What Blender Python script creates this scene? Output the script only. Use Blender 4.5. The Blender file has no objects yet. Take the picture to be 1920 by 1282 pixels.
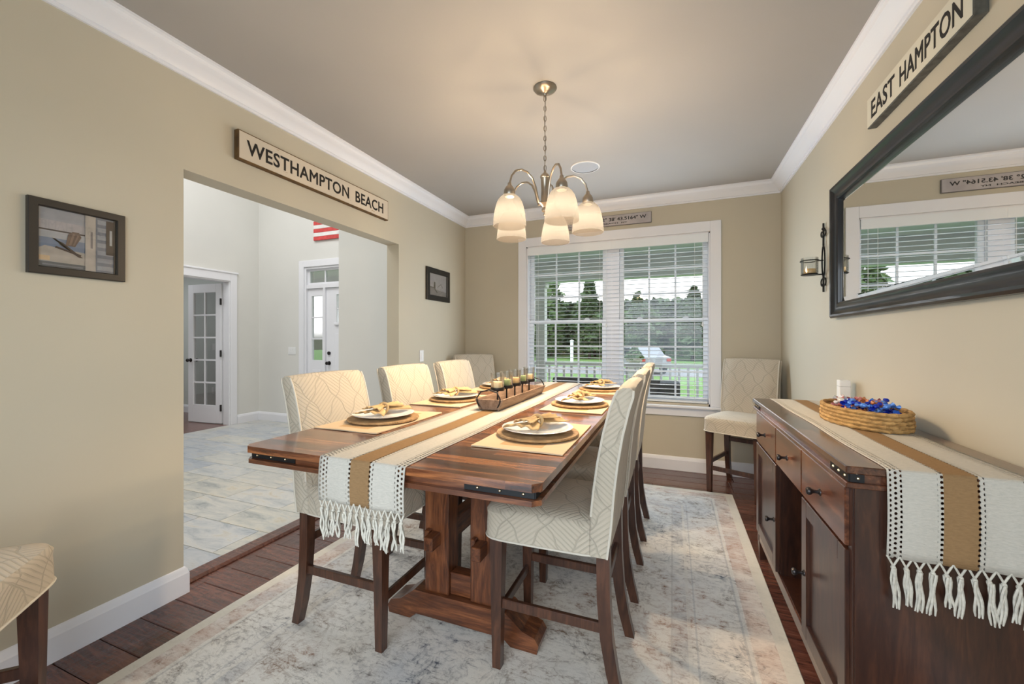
import bpy, bmesh, math, random
from mathutils import Vector, Matrix
random.seed(7)
S = bpy.context.scene
COL = S.collection
PI = math.pi

# ------------------------------------------------------------------ camera
CAMZ = 1.29
YAW = math.radians(21.4)
cam = bpy.data.cameras.new('camera'); cam.sensor_width = 36.0; cam.lens = 769.0/1920*36
cam.shift_y = -4.0/1920; cam.clip_start = .02; cam.clip_end = 300
camo = bpy.data.objects.new('camera', cam); COL.objects.link(camo)
camo.location = (0, 0, CAMZ); camo.rotation_euler = (PI/2, 0, YAW)
S.camera = camo
# ------------------------------------------------------------------ view / world / lights
vs = S.view_settings
vs.view_transform = 'Standard'; vs.look = 'None'; vs.gamma = 1; vs.use_curve_mapping = False
vs.exposure = 0.0
LAMP_W = 32.0
W = bpy.data.worlds.new('sky'); S.world = W; W.use_nodes = True
wn = W.node_tree.nodes; wl = W.node_tree.links; wn.clear()
wo = wn.new('ShaderNodeOutputWorld'); wb = wn.new('ShaderNodeBackground')
wt = wn.new('ShaderNodeTexCoord'); wsx = wn.new('ShaderNodeSeparateXYZ'); wr = wn.new('ShaderNodeValToRGB')
wl.new(wt.outputs['Generated'], wsx.inputs[0]); wl.new(wsx.outputs[2], wr.inputs[0])
wr.color_ramp.elements[0].position = .02; wr.color_ramp.elements[0].color = (1, 1, 1, 1)
ge = wr.color_ramp.elements.new(0.0); ge.color = (.10, .115, .085, 1)      # ground below the horizon
wr.color_ramp.elements[-1].position = .9; wr.color_ramp.elements[-1].color = (.70, .84, 1, 1)
wl.new(wr.outputs[0], wb.inputs[0]); wb.inputs[1].default_value = 2.6
wl.new(wb.outputs[0], wo.inputs[0])
def area(name, loc, rot, sx, sy, power, color):
    l = bpy.data.lights.new(name, 'AREA'); l.shape = 'RECTANGLE'; l.size = sx; l.size_y = sy; l.energy = power; l.color = color
    o = bpy.data.objects.new(name, l); COL.objects.link(o); o.location = loc; o.rotation_euler = rot
    return o
# fill panels added to brighten the dining room, the foyer and the office
area('rear_fill_light', (-.35, -.62, 1.25), (PI/2, 0, 0), 2.0, 1.9, 36, (.72, .86, 1))  # unseen panel behind the camera, added as cool frontal fill
area('foyer_fill_light', (-4.4, 2.2, 4.9), (0, 0, 0), 2.6, 2.6, 135, (.98, .99, 1))  # added panel high in the foyer, in place of daylight; no upper windows built
area('office_fill_light', (-8.2, 3.0, 2.70), (0, 0, 0), 2.2, 1.8, 34, (.95, .98, 1))  # added under the office ceiling to brighten the wall behind the glazed door
pt_ = area('window_portal', (-.6, 4.54, 1.5), (-PI/2, 0, 0), 1.86, 1.66, 1, (1, 1, 1)); pt_.data.cycles.is_portal = True

dw = area('window_fill_light', (-.6, 4.366, 1.46), (-PI/2, 0, 0), 1.84, 1.5, 40, (.72, .86, 1)); dw.visible_glossy = False  # added on the room side of the blinds to boost weak window light
dw = area('blind_fill_light', (-.6, 4.452, 1.46), (-PI/2, 0, 0), 1.84, 1.5, 7, (.80, .90, 1)); dw.visible_glossy = False  # added between sash and slats to brighten the blinds, unseen in reflections
# ------------------------------------------------------------------ helpers
class NT:
    def __init__(s, name):
        s.m = bpy.data.materials.new(name); s.m.use_nodes = True
        s.t = s.m.node_tree; s.n = s.t.nodes; s.l = s.t.links; s.n.clear()
        s.out = s.n.new('ShaderNodeOutputMaterial'); s.b = s.n.new('ShaderNodeBsdfPrincipled')
        s.l.new(s.b.outputs[0], s.out.inputs[0])
    def set(s, **k):
        for a, v in k.items():
            i = s.b.inputs[a.replace('_', ' ')]
            if hasattr(v, 'is_linked'): s.l.new(v, i)
            else: i.default_value = (v + (1,)) if isinstance(v, tuple) and len(v) == 3 and i.type == 'RGBA' else v
        return s
    def tex(s, kind='Object'):
        return s.n.new('ShaderNodeTexCoord').outputs[kind]
    def mp(s, vec, scale=(1, 1, 1), rot=(0, 0, 0), loc=(0, 0, 0)):
        m = s.n.new('ShaderNodeMapping'); s.l.new(vec, m.inputs[0])
        m.inputs['Scale'].default_value = scale; m.inputs['Rotation'].default_value = rot; m.inputs['Location'].default_value = loc
        return m.outputs[0]
    def noise(s, vec, scale=5, detail=3, rough=.5, dist=0):
        q = s.n.new('ShaderNodeTexNoise'); s.l.new(vec, q.inputs['Vector'])
        q.inputs['Scale'].default_value = scale; q.inputs['Detail'].default_value = detail
        q.inputs['Roughness'].default_value = rough; q.inputs['Distortion'].default_value = dist
        return q.outputs[0]
    def vor(s, vec, scale=5, feature='F1', out='Distance'):
        q = s.n.new('ShaderNodeTexVoronoi'); q.feature = feature; s.l.new(vec, q.inputs['Vector']); q.inputs['Scale'].default_value = scale
        return q.outputs[out]
    def wave(s, vec, scale, dist=2, detail=2, axis='X', typ='BANDS', dscale=1):
        q = s.n.new('ShaderNodeTexWave'); q.wave_type = typ
        if typ == 'BANDS': q.bands_direction = axis
        s.l.new(vec, q.inputs['Vector']); q.inputs['Scale'].default_value = scale; q.inputs['Distortion'].default_value = dist
        q.inputs['Detail'].default_value = detail; q.inputs['Detail Scale'].default_value = dscale
        return q.outputs['Fac']
    def ma(s, op, a, b=0.0, c=None):
        q = s.n.new('ShaderNodeMath'); q.operation = op
        for i, v in enumerate([a, b] + ([c] if c is not None else [])):
            if hasattr(v, 'is_linked'): s.l.new(v, q.inputs[i])
            else: q.inputs[i].default_value = v
        return q.outputs[0]
    def ramp(s, fac, stops, interp='LINEAR'):
        q = s.n.new('ShaderNodeValToRGB'); s.l.new(fac, q.inputs[0]); e = q.color_ramp.elements
        q.color_ramp.interpolation = interp
        while len(e) < len(stops): e.new(.5)
        for i, (p, c) in enumerate(stops):
            e[i].position = p; e[i].color = (c, c, c, 1) if isinstance(c, (int, float)) else tuple(c) + (1,)
        return q.outputs[0]
    def mix(s, fac, a, b, mode='MIX'):
        q = s.n.new('ShaderNodeMix'); q.data_type = 'RGBA'; q.blend_type = mode
        for i, v in ((0, fac), (6, a), (7, b)):
            if hasattr(v, 'is_linked'): s.l.new(v, q.inputs[i])
            else: q.inputs[i].default_value = v if i == 0 else tuple(v) + (1,)
        return q.outputs[2]
    def bump(s, h, strength=.3, dist=.01):
        q = s.n.new('ShaderNodeBump'); s.l.new(h, q.inputs['Height']); q.inputs['Strength'].default_value = strength
        q.inputs['Distance'].default_value = dist
        s.l.new(q.outputs[0], s.b.inputs['Normal']); return s
    def sep(s, vec):
        q = s.n.new('ShaderNodeSeparateXYZ'); s.l.new(vec, q.inputs[0]); return q.outputs
    def rnd(s):
        return s.n.new('ShaderNodeObjectInfo').outputs['Random']

def plain(name, col, rough=.5, metal=0.0, spec=.5, noise=0.0, nscale=8, coat=0.0, bump=0.0):
    t = NT(name)
    t.set(Base_Color=col, Roughness=rough, Metallic=metal, Coat_Weight=coat)
    t.b.inputs['Specular IOR Level'].default_value = spec
    if noise or bump:
        n = t.noise(t.tex(), nscale, 4)
        if noise:
            lo = tuple(c*(1-noise) for c in col); hi = tuple(min(1, c*(1+noise)) for c in col)
            t.set(Base_Color=t.ramp(n, [(.3, lo), (.7, hi)]))
        if bump: t.bump(n, bump, .004)
    return t.m

def wood(name, dark, mid, light, scale, rough=.35, coat=.25, bump=.12, rnd=False):
    t = NT(name); v = t.tex()
    if rnd:
        c = t.n.new('ShaderNodeVectorMath'); c.operation = 'ADD'; r = t.rnd()
        k = t.n.new('ShaderNodeCombineXYZ'); t.l.new(t.ma('MULTIPLY', r, 13.0), k.inputs[0]); t.l.new(t.ma('MULTIPLY', r, 7.0), k.inputs[1])
        t.l.new(v, c.inputs[0]); t.l.new(k.outputs[0], c.inputs[1]); v = c.outputs[0]
    m = t.mp(v, scale)
    n = t.noise(m, 2.2, 6, .62, 1.0); n2 = t.noise(t.mp(v, tuple(q*6 for q in scale)), 2.0, 3)
    f = t.ma('ADD', t.ma('MULTIPLY', n, .78), t.ma('MULTIPLY', n2, .22))
    col = t.ramp(f, [(.32, dark), (.5, mid), (.68, light)])
    if rnd:
        col = t.mix(1.0, col, t.ramp(t.rnd(), [(0, .72), (1, 1.2)]), 'MULTIPLY')
    t.set(Base_Color=col, Roughness=rough, Coat_Weight=coat, Coat_Roughness=.22)
    t.bump(f, bump, .004)
    return t.m

class MB:
    """collects geometry and links it as one mesh object"""
    def __init__(s): s.bm = bmesh.new(); s.mi = 0
    def _tag(s, faces):
        for f in faces: f.material_index = s.mi
    def box(s, x0, x1, y0, y1, z0, z1, bev=0.0, seg=2, M=None):
        r = bmesh.ops.create_cube(s.bm, size=1.0)
        vv = r['verts']
        for v in vv:
            v.co = Vector(((x0+x1)/2 + v.co.x*(x1-x0), (y0+y1)/2 + v.co.y*(y1-y0), (z0+z1)/2 + v.co.z*(z1-z0)))
        fs = set(f for v in vv for f in v.link_faces)
        if bev:
            es = list(set(e for v in vv for e in v.link_edges))
            r2 = bmesh.ops.bevel(s.bm, geom=es, offset=bev, segments=seg, profile=.5, affect='EDGES')
            fs = set(r2['faces']) | set(f for f in fs if f.is_valid)
            vv = list(set(v for f in fs for v in f.verts))
        if M is not None:
            for v in vv: v.co = M @ v.co
        s._tag(fs); return s
    def grid(s, P, closed_u=False, closed_v=False, cap=False):
        """P[i][j] points -> quads"""
        V = [[s.bm.verts.new(p) for p in row] for row in P]
        nu, nv = len(V), len(V[0]); fs = []
        for i in range(nu if closed_u else nu-1):
            for j in range(nv if closed_v else nv-1):
                a, b, c, d = V[i][j], V[i][(j+1) % nv], V[(i+1) % nu][(j+1) % nv], V[(i+1) % nu][j]
                try: fs.append(s.bm.faces.new((a, b, c, d)))
                except ValueError: pass
        if cap:
            for row in (V[0], V[-1]):
                try: fs.append(s.bm.faces.new(row))
                except ValueError: pass
        s._tag(fs); return s
    def lathe(s, prof, n=24, c=(0, 0, 0), sx=1, sy=1, a0=0.0):
        P = [[Vector((c[0]+r*sx*math.cos(a0+2*PI*k/n), c[1]+r*sy*math.sin(a0+2*PI*k/n), c[2]+z)) for k in range(n)] for r, z in prof]
        s.grid(P, closed_v=True)
        return s
    def tube(s, pts, r, n=8, closed=False, cap=True):
        pts = [Vector(p) for p in pts]; m = len(pts); P = []
        up = Vector((0, 0, 1)); prev = None
        for i, p in enumerate(pts):
            if closed: t = pts[(i+1) % m] - pts[i-1]
            else: t = pts[min(i+1, m-1)] - pts[max(i-1, 0)]
            t.normalize()
            if prev is None:
                a = Vector((1, 0, 0)) if abs(t.z) > .9 else up
                nrm = t.cross(a).normalized()
            else:
                nrm = (prev - t*prev.dot(t)); nrm = nrm.normalized() if nrm.length > 1e-6 else t.orthogonal().normalized()
            prev = nrm; bn = t.cross(nrm)
            rr = r[i] if isinstance(r, (list, tuple)) else r
            P.append([p + nrm*(rr*math.cos(2*PI*k/n)) + bn*(rr*math.sin(2*PI*k/n)) for k in range(n)])
        s.grid(P, closed_u=closed, closed_v=True, cap=cap and not closed)
        return s
    def loft(s, secs):
        """secs: list of (cx,cy,z,hx,hy) rectangular sections, capped"""
        P = [[Vector((cx-hx, cy-hy, z)), Vector((cx+hx, cy-hy, z)), Vector((cx+hx, cy+hy, z)), Vector((cx-hx, cy+hy, z))] for cx, cy, z, hx, hy in secs]
        return s.grid(P, closed_v=True, cap=True)
    def prism(s, poly, axis, a, b):
        """poly of (p,q) extruded along axis from a to b; axis 0: (y,z) 1: (x,z) 2: (x,y)"""
        def pt(p, q, t): return Vector({0: (t, p, q), 1: (p, t, q), 2: (p, q, t)}[axis])
        return s.grid([[pt(p, q, a) for p, q in poly], [pt(p, q, b) for p, q in poly]], closed_v=True, cap=True)
    def sphere(s, c, r, u=12, v=8, sc=(1, 1, 1)):
        rr = bmesh.ops.create_uvsphere(s.bm, u_segments=u, v_segments=v, radius=r)
        for q in rr['verts']: q.co = Vector((c[0]+q.co.x*sc[0], c[1]+q.co.y*sc[1], c[2]+q.co.z*sc[2]))
        s._tag(set(f for q in rr['verts'] for f in q.link_faces)); return s
    def quad(s, pts):
        s._tag([s.bm.faces.new([s.bm.verts.new(p) for p in pts])]); return s
    def xf(s, M):
        for v in s.bm.verts: v.co = M @ v.co
        return s
    def mesh(s, name, mats, smooth=False, angle=None, solid=None):
        bm = s.bm
        bmesh.ops.recalc_face_normals(bm, faces=bm.faces[:])
        uv = bm.loops.layers.uv.new('UVMap')
        for f in bm.faces:
            n = f.normal; ax = max(range(3), key=lambda k: abs(n[k]))
            for l in f.loops:
                c = l.vert.co
                l[uv].uv = {0: (c.y, c.z), 1: (c.x, c.z), 2: (c.x, c.y)}[ax]
            f.smooth = smooth
        me = bpy.data.meshes.new(name); bm.to_mesh(me); bm.free()
        for m in (mats if isinstance(mats, (list, tuple)) else [mats]): me.materials.append(m)
        if smooth and angle is not None: me.set_sharp_from_angle(angle=math.radians(angle))
        return me
    def build(s, name, mats, parent=None, smooth=False, angle=40, loc=None, rot=None):
        o = bpy.data.objects.new(name, s.mesh(name, mats, smooth, angle)); COL.objects.link(o)
        if parent is not None: o.parent = parent
        if loc is not None: o.location = loc
        if rot is not None: o.rotation_euler = rot
        return o

def tag(o, label=None, cat=None, group=None, kind=None):
    if label: o['label'] = label
    if cat: o['category'] = cat
    if group: o['group'] = group
    if kind: o['kind'] = kind
    return o
def thing(name, loc, label=None, cat=None, group=None, rz=0.0, kind=None):
    o = bpy.data.objects.new(name, None); COL.objects.link(o); o.empty_display_size = .1
    o.location = loc; o.rotation_euler = (0, 0, rz)
    return tag(o, label, cat, group, kind)
def struct(o, label=None): o['kind'] = 'structure'; return tag(o, label)
def copy_tree(o, parent=None):
    c = o.copy(); COL.objects.link(c); c.parent = parent
    for ch in [q for q in bpy.data.objects if q.parent == o]: copy_tree(ch, c)
    return c
def inst(src, parent, loc=None, rot=None):
    c = src.copy(); COL.objects.link(c); c.parent = parent
    if loc is not None: c.location = loc
    if rot is not None: c.rotation_euler = rot
    return c
def text_obj(name, body, size, material, parent, M, extrude=.0008, width=None, align='CENTER', spacing=1.0):
    cu = bpy.data.curves.new(name, 'FONT'); cu.body = body; cu.size = size; cu.align_x = align; cu.align_y = 'CENTER'
    cu.extrude = extrude; cu.space_character = spacing; cu.resolution_u = 3; cu.bevel_depth = .020*size; cu.bevel_resolution = 0
    tmp = bpy.data.objects.new('tmp_text', cu); COL.objects.link(tmp)
    bpy.context.view_layer.update()
    me = bpy.data.meshes.new_from_object(tmp.evaluated_get(bpy.context.evaluated_depsgraph_get()))
    bpy.data.objects.remove(tmp); bpy.data.curves.remove(cu)
    xs = [v.co.x for v in me.vertices]; zs = [v.co.y for v in me.vertices]
    me.transform(Matrix.Translation((-(max(xs)+min(xs))/2, -(max(zs)+min(zs))/2, 0)))
    if width: me.transform(Matrix.Diagonal((width/(max(xs)-min(xs)), size/(max(zs)-min(zs)), 1, 1)))
    me.transform(Matrix.Diagonal((1, 1, .35, 1))); me.transform(M); me.materials.clear(); me.materials.append(material); me.name = name
    o = bpy.data.objects.new(name, me); COL.objects.link(o); o.parent = parent
    return o

# ------------------------------------------------------------------ room numbers
L, R, B, H, REAR = -2.322, .921, 4.385, 2.74, -.45
OY0, OY1, OZ = 1.336, 3.10, 2.16          # opening to the foyer
TW = .13                                   # wall thickness
FX, FY = -6.26, 4.70                       # foyer far wall / front wall

# ------------------------------------------------------------------ materials
M = {}
def wallmat(name, col):
    t = NT(name); v = t.tex()
    n = t.noise(v, 1.3, 3)
    t.set(Base_Color=t.ramp(n, [(.3, tuple(c*.97 for c in col)), (.7, tuple(c*1.02 for c in col))]), Roughness=.62)
    t.bump(t.noise(v, 220, 2), .05, .002)
    return t.m
M['wall'] = wallmat('greige_wall_paint', (.525, .475, .368))
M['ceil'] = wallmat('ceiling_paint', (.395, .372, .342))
M['foyer'] = wallmat('foyer_wall_paint', (.70, .69, .65))
M['office'] = wallmat('office_wall_paint', (.58, .61, .58))
M['white'] = plain('white_trim_paint', (.80, .80, .83), .35)
M['whitep'] = plain('white_plastic', (.80, .80, .79), .3)
M['blind'] = plain('white_blind_slat', (.82, .85, .88), .4)
M['vinyl'] = plain('white_vinyl', (.80, .83, .87), .35)
M['black'] = plain('black_iron', (.012, .012, .013), .45, .4)
M['darkmetal'] = plain('aged_bronze', (.05, .045, .045), .32, .8)
M['nickel'] = plain('brushed_nickel', (.42, .37, .31), .28, 1.0)
M['brass'] = plain('brass_stud', (.75, .62, .40), .3, 1.0)
M['blackframe'] = plain('black_frame', (.012, .012, .012), .35)
M['brownframe'] = plain('dark_brown_frame', (.030, .025, .020), .4)
def floorwood():
    t = NT('hand_scraped_hardwood'); v = t.tex(); r = t.rnd()
    c = t.n.new('ShaderNodeVectorMath'); c.operation = 'ADD'; k = t.n.new('ShaderNodeCombineXYZ')
    t.l.new(t.ma('MULTIPLY', r, 13.0), k.inputs[0]); t.l.new(t.ma('MULTIPLY', r, 7.0), k.inputs[1]); t.l.new(v, c.inputs[0]); t.l.new(k.outputs[0], c.inputs[1]); v = c.outputs[0]
    n = t.noise(t.mp(v, (2.2, 22, 22)), 2.2, 7, .65, .8)
    col = t.ramp(n, [(.30, (.045, .016, .012)), (.5, (.105, .038, .025)), (.70, (.18, .072, .045))])
    t.set(Base_Color=t.mix(1.0, col, t.ramp(r, [(0, .75), (1, 1.2)]), 'MULTIPLY'), Roughness=.27, Coat_Weight=.35, Coat_Roughness=.2)
    sc_ = t.noise(t.mp(v, (16, 2.5, 1)), 1.4, 2)
    t.bump(t.ma('ADD', t.ma('MULTIPLY', sc_, 1.0), t.ma('MULTIPLY', n, .25)), .42, .012)
    return t.m
M['floorwood'] = floorwood()
def blockwood(name, ax, dark, mid, light, rough=.2, coat=.5, strip=.055):
    """glued strips: grain along axis ax, each strip its own tone"""
    t = NT(name); v = t.tex(); q = t.sep(v); ac = 1 if ax == 0 else 0
    row = t.ma('FLOOR', t.ma('DIVIDE', q[ac], strip))
    wn_ = t.n.new('ShaderNodeTexWhiteNoise'); wn_.noise_dimensions = '2D'; k = t.n.new('ShaderNodeCombineXYZ')
    w0 = t.n.new('ShaderNodeTexWhiteNoise'); w0.noise_dimensions = '1D'; t.l.new(row, w0.inputs['W'])
    seg = t.ma('FLOOR', t.ma('ADD', t.ma('DIVIDE', q[ax], .55), t.ma('MULTIPLY', w0.outputs[0], 7.0)))
    t.l.new(row, k.inputs[0]); t.l.new(seg, k.inputs[1]); t.l.new(k.outputs[0], wn_.inputs['Vector'])
    off = t.n.new('ShaderNodeVectorMath'); off.operation = 'ADD'; k2 = t.n.new('ShaderNodeCombineXYZ'); t.l.new(t.ma('MULTIPLY', wn_.outputs[0], 9.0), k2.inputs[ax]); t.l.new(v, off.inputs[0]); t.l.new(k2.outputs[0], off.inputs[1])
    sc = (2.4, 34, 34) if ax == 0 else (34, 2.4, 34)
    n = t.noise(t.mp(off.outputs[0], sc), 1.1, 8, .72, 1.0)
    f = t.ma('ADD', n, t.ma('MULTIPLY', t.ma('SUBTRACT', wn_.outputs[0], .5), .16))
    t.set(Base_Color=t.ramp(f, [(.36, dark), (.50, mid), (.62, light)]), Roughness=rough, Coat_Weight=coat, Coat_Roughness=.12)
    t.bump(n, .06, .003); return t.m
M['tablewood'] = blockwood('table_top_wood', 0, (.030, .009, .005), (.13, .040, .015), (.33, .118, .040))
M['tablewood_z'] = wood('table_leg_wood', (.028, .009, .005), (.115, .036, .014), (.26, .090, .032), (14, 14, 1.6), .30, .35, .08)
M['tablewood_y'] = wood('table_beam_wood', (.028, .009, .005), (.115, .036, .014), (.26, .090, .032), (14, 1.6, 14), .30, .35, .08)
M['tablewood_x'] = wood('table_foot_wood', (.028, .009, .005), (.115, .036, .014), (.26, .090, .032), (1.6, 14, 14), .30, .35, .08)
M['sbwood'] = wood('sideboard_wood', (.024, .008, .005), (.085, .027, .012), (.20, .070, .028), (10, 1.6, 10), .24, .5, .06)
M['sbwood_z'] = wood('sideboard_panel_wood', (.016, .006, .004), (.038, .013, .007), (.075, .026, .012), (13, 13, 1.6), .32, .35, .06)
M['sbtop'] = blockwood('sideboard_top_wood', 1, (.020, .009, .006), (.060, .024, .014), (.12, .048, .024), .2, .5)
M['chairwood'] = wood('espresso_chair_wood', (.028, .011, .007), (.062, .024, .013), (.120, .046, .023), (12, 12, 1.6), .33, .3, .06)
M['cream'] = plain('cream_cloth', (.62, .575, .49), .95, spec=.1)
M['glass'] = NT('clear_glass').m
def glassmat(name, tint=(1, 1, 1), rough=.0, refl=.10):
    t = NT(name); t.n.remove(t.b)
    tr = t.n.new('ShaderNodeBsdfTransparent'); tr.inputs[0].default_value = tint + (1,)
    gl = t.n.new('ShaderNodeBsdfGlossy'); gl.inputs['Roughness'].default_value = rough
    fr = t.n.new('ShaderNodeFresnel'); fr.inputs[0].default_value = 1.45
    mx = t.n.new('ShaderNodeMixShader')
    t.l.new(t.ma('MINIMUM', fr.outputs[0], .6), mx.inputs[0]); t.l.new(tr.outputs[0], mx.inputs[1]); t.l.new(gl.outputs[0], mx.inputs[2])
    t.l.new(mx.outputs[0], t.out.inputs[0]); return t.m
M['glass'] = glassmat('window_glass')
M['cupglass'] = glassmat('votive_glass', (.94, .95, .95), .02)
M['mirror'] = plain('mirror_silver', (.88, .90, .90), .012, 1.0)

def slipcover():
    t = NT('quilted_slipcover'); uv = t.sep(t.tex('UV'))
    vv = t.ma('DIVIDE', uv[1], .20); vv = t.ma('ADD', vv, t.ma('MULTIPLY', t.ma('SINE', t.ma('MULTIPLY', vv, 4*PI)), .055))
    a = t.ma('ADD', t.ma('DIVIDE', uv[0], .15), vv)
    b = t.ma('SUBTRACT', t.ma('DIVIDE', uv[0], .15), vv)
    fa, fb = t.ma('FRACT', a), t.ma('FRACT', b)
    la = t.ma('ABSOLUTE', t.ma('SUBTRACT', fa, .5)); lb = t.ma('ABSOLUTE', t.ma('SUBTRACT', fb, .5))
    line = t.ramp(t.ma('MAXIMUM', la, lb), [(.470, 0.0), (.488, 1.0)])
    par = t.ma('MODULO', t.ma('ADD', t.ma('FLOOR', a), 100.0), 2.0)
    a0 = t.ma('ADD', t.ma('DIVIDE', uv[0], .15), t.ma('DIVIDE', uv[1], .12)); b0 = t.ma('SUBTRACT', t.ma('DIVIDE', uv[0], .15), t.ma('DIVIDE', uv[1], .12))
    h1 = t.ma('SINE', t.ma('MULTIPLY', a0, 2*PI*6)); h2 = t.ma('SINE', t.ma('MULTIPLY', b0, 2*PI*6))
    hatch = t.ma('ADD', t.ma('MULTIPLY', h1, par), t.ma('MULTIPLY', h2, t.ma('SUBTRACT', 1.0, par)))
    hatch = t.ramp(hatch, [(.35, 0.0), (.85, 1.0)])
    wear = t.ramp(t.noise(t.tex(), 4, 2), [(.38, 0.35), (.60, 1.0)])
    pat = t.ma('MAXIMUM', line, t.ma('MULTIPLY', t.ma('MULTIPLY', hatch, .75), wear))
    fine = t.noise(t.tex(), 260, 2)
    t.set(Base_Color=t.mix(t.ma('MULTIPLY', pat, .58), (.505, .445, .355), (.32, .29, .23)), Roughness=.9)
    t.b.inputs['Specular IOR Level'].default_value = .15
    t.b.inputs['Sheen Weight'].default_value = .1
    h = t.ma('ADD', t.ma('MULTIPLY', t.ma('SUBTRACT', 1.0, pat), 1.0), t.ma('MULTIPLY', fine, .12))
    t.bump(h, .55, .004); return t.m
M['cover'] = slipcover()

def runnermat(name, W_):
    """stripes across U (0..1 in the mesh's own UV), lace holes where the cloth is openwork"""
    t = NT(name); uv = t.sep(t.tex('UV')); u = uv[0]; v = uv[1]
    col = t.ramp(u, [(0, (.50, .47, .41)), (.385, (.27, .165, .08)), (.615, (.50, .47, .41))], 'CONSTANT')
    weave = t.noise(t.mp(t.tex('UV'), (9, 110, 1)), 2.4, 5, .7, .5)
    col = t.mix(.4, col, t.mix(1.0, col, t.ramp(weave, [(.3, .62), (.7, 1.15)]), 'MULTIPLY'))
    t.set(Base_Color=col, Roughness=.95); t.b.inputs['Specular IOR Level'].default_value = .1
    t.bump(weave, .4, .003)
    cu = t.ma('MULTIPLY', u, W_/.0125); cv = t.ma('MULTIPLY', v, 1/.0135)
    sh = t.ma('MULTIPLY', t.ma('MODULO', t.ma('FLOOR', t.ma('ADD', cu, 50.0)), 2.0), .5)
    du = t.ma('SUBTRACT', t.ma('FRACT', cu), .5); dv = t.ma('SUBTRACT', t.ma('FRACT', t.ma('ADD', cv, sh)), .5)
    d = t.ma('SQRT', t.ma('ADD', t.ma('MULTIPLY', du, du), t.ma('MULTIPLY', dv, dv)))
    hole = t.ma('LESS_THAN', d, .30)
    e = t.ma('ABSOLUTE', t.ma('SUBTRACT', u, .5))
    b1 = t.ma('MULTIPLY', t.ma('GREATER_THAN', e, .395), t.ma('LESS_THAN', e, .485))
    b2 = t.ma('MULTIPLY', t.ma('GREATER_THAN', e, .105), t.ma('LESS_THAN', e, .155))
    t.set(Alpha=t.ma('SUBTRACT', 1.0, t.ma('MULTIPLY', hole, t.ma('MAXIMUM', b1, b2))))
    return t.m
M['runner'] = runnermat('striped_openwork_cloth', .315)
M['fringe'] = plain('cream_cotton_fringe', (.54, .51, .44), .95, spec=.1, noise=.15, nscale=90)

def rugmat():
    t = NT('distressed_oriental_rug'); v = t.tex(); x, y, z = t.sep(v)
    HX, HY = 1.23, 1.69
    ex = t.ma('SUBTRACT', HX, t.ma('ABSOLUTE', x)); ey = t.ma('SUBTRACT', HY, t.ma('ABSOLUTE', y))
    e = t.ma('MINIMUM', ex, ey)
    # ornament: warped cells and scrolls, mirrored about both axes like a woven medallion carpet
    k = t.n.new('ShaderNodeCombineXYZ'); t.l.new(t.ma('ABSOLUTE', x), k.inputs[0]); t.l.new(t.ma('ABSOLUTE', y), k.inputs[1])
    sv = k.outputs[0]
    c1 = t.noise(sv, 6.0, 3, .55, 1.4); c2 = t.noise(sv, 9.0, 2, .5, 2.0)
    orn = t.ramp(t.ma('ABSOLUTE', t.ma('SUBTRACT', c1, .5)), [(.010, 1.0), (.030, 0.0)])
    orn2 = t.ramp(t.ma('ABSOLUTE', t.ma('SUBTRACT', c2, .47)), [(.012, 1.0), (.036, 0.0)])
    wear = t.ramp(t.noise(t.mp(v, (2.2, 4.5, 1)), 1.5, 6, .75), [(.42, 0.0), (.60, 1.0)])
    tone = t.noise(v, 1.3, 4, .6)
    base = t.ramp(tone, [(.30, (.54, .54, .54)), (.45, (.68, .645, .59)), (.58, (.73, .68, .60)), (.72, (.73, .64, .54))])
    ink = t.ramp(t.noise(v, 1.9, 2), [(.36, (.10, .11, .135)), (.50, (.20, .15, .11)), (.64, (.32, .165, .10))])
    f = t.ma('MULTIPLY', t.ma('MAXIMUM', t.ma('MULTIPLY', orn, .85), t.ma('MULTIPLY', orn2, .7)), t.ramp(t.noise(v, 14, 5, .8), [(.42, 0.0), (.60, 1.0)]))
    speck = t.ramp(t.noise(t.mp(v, (10, 30, 1)), 1.6, 9, .82), [(.50, 0.0), (.61, 1.0)])
    mott = t.ramp(t.noise(v, 7, 8, .78), [(.49, 0.0), (.62, 1.0)])
    f = t.ma('MINIMUM', 1.0, t.ma('ADD', t.ma('MULTIPLY', f, .48), t.ma('MULTIPLY', t.ma('ADD', t.ma('MULTIPLY', speck, .72), t.ma('MULTIPLY', mott, .40)), t.ma('ADD', .25, t.ma('MULTIPLY', wear, .75)))))
    col = t.mix(f, base, ink)
    # border bands
    def band(a, b, c):
        return t.ma('MULTIPLY', t.ma('GREATER_THAN', e, a), t.ma('LESS_THAN', e, b)) if c is None else t.ma('MULTIPLY', t.ma('MULTIPLY', t.ma('GREATER_THAN', e, a), t.ma('LESS_THAN', e, b)), c)
    col = t.mix(band(.0, .058, .85), col, (.60, .55, .46))
    col = t.mix(band(.058, .150, t.ma('ADD', .12, t.ma('MULTIPLY', wear, .40))), col, (.42, .25, .18))
    col = t.mix(band(.155, .168, .55), col, (.64, .60, .53))
    col = t.mix(band(.168, .178, .35), col, (.30, .29, .28))
    col = t.mix(band(.36, .368, .30), col, (.28, .28, .29))
    col = t.mix(band(.385, .40, .55), col, (.64, .60, .53))
    col = t.mix(band(.40, .46, t.ma('MULTIPLY', wear, .32)), col, (.25, .26, .29))
    col = t.mix(band(.46, .468, .35), col, (.34, .31, .28))
    t.set(Base_Color=col, Roughness=1.0); t.b.inputs['Specular IOR Level'].default_value = .05
    t.bump(t.noise(t.mp(v, (200, 300, 1)), 1, 2), .3, .003)
    return t.m
M['rug'] = rugmat()

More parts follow.
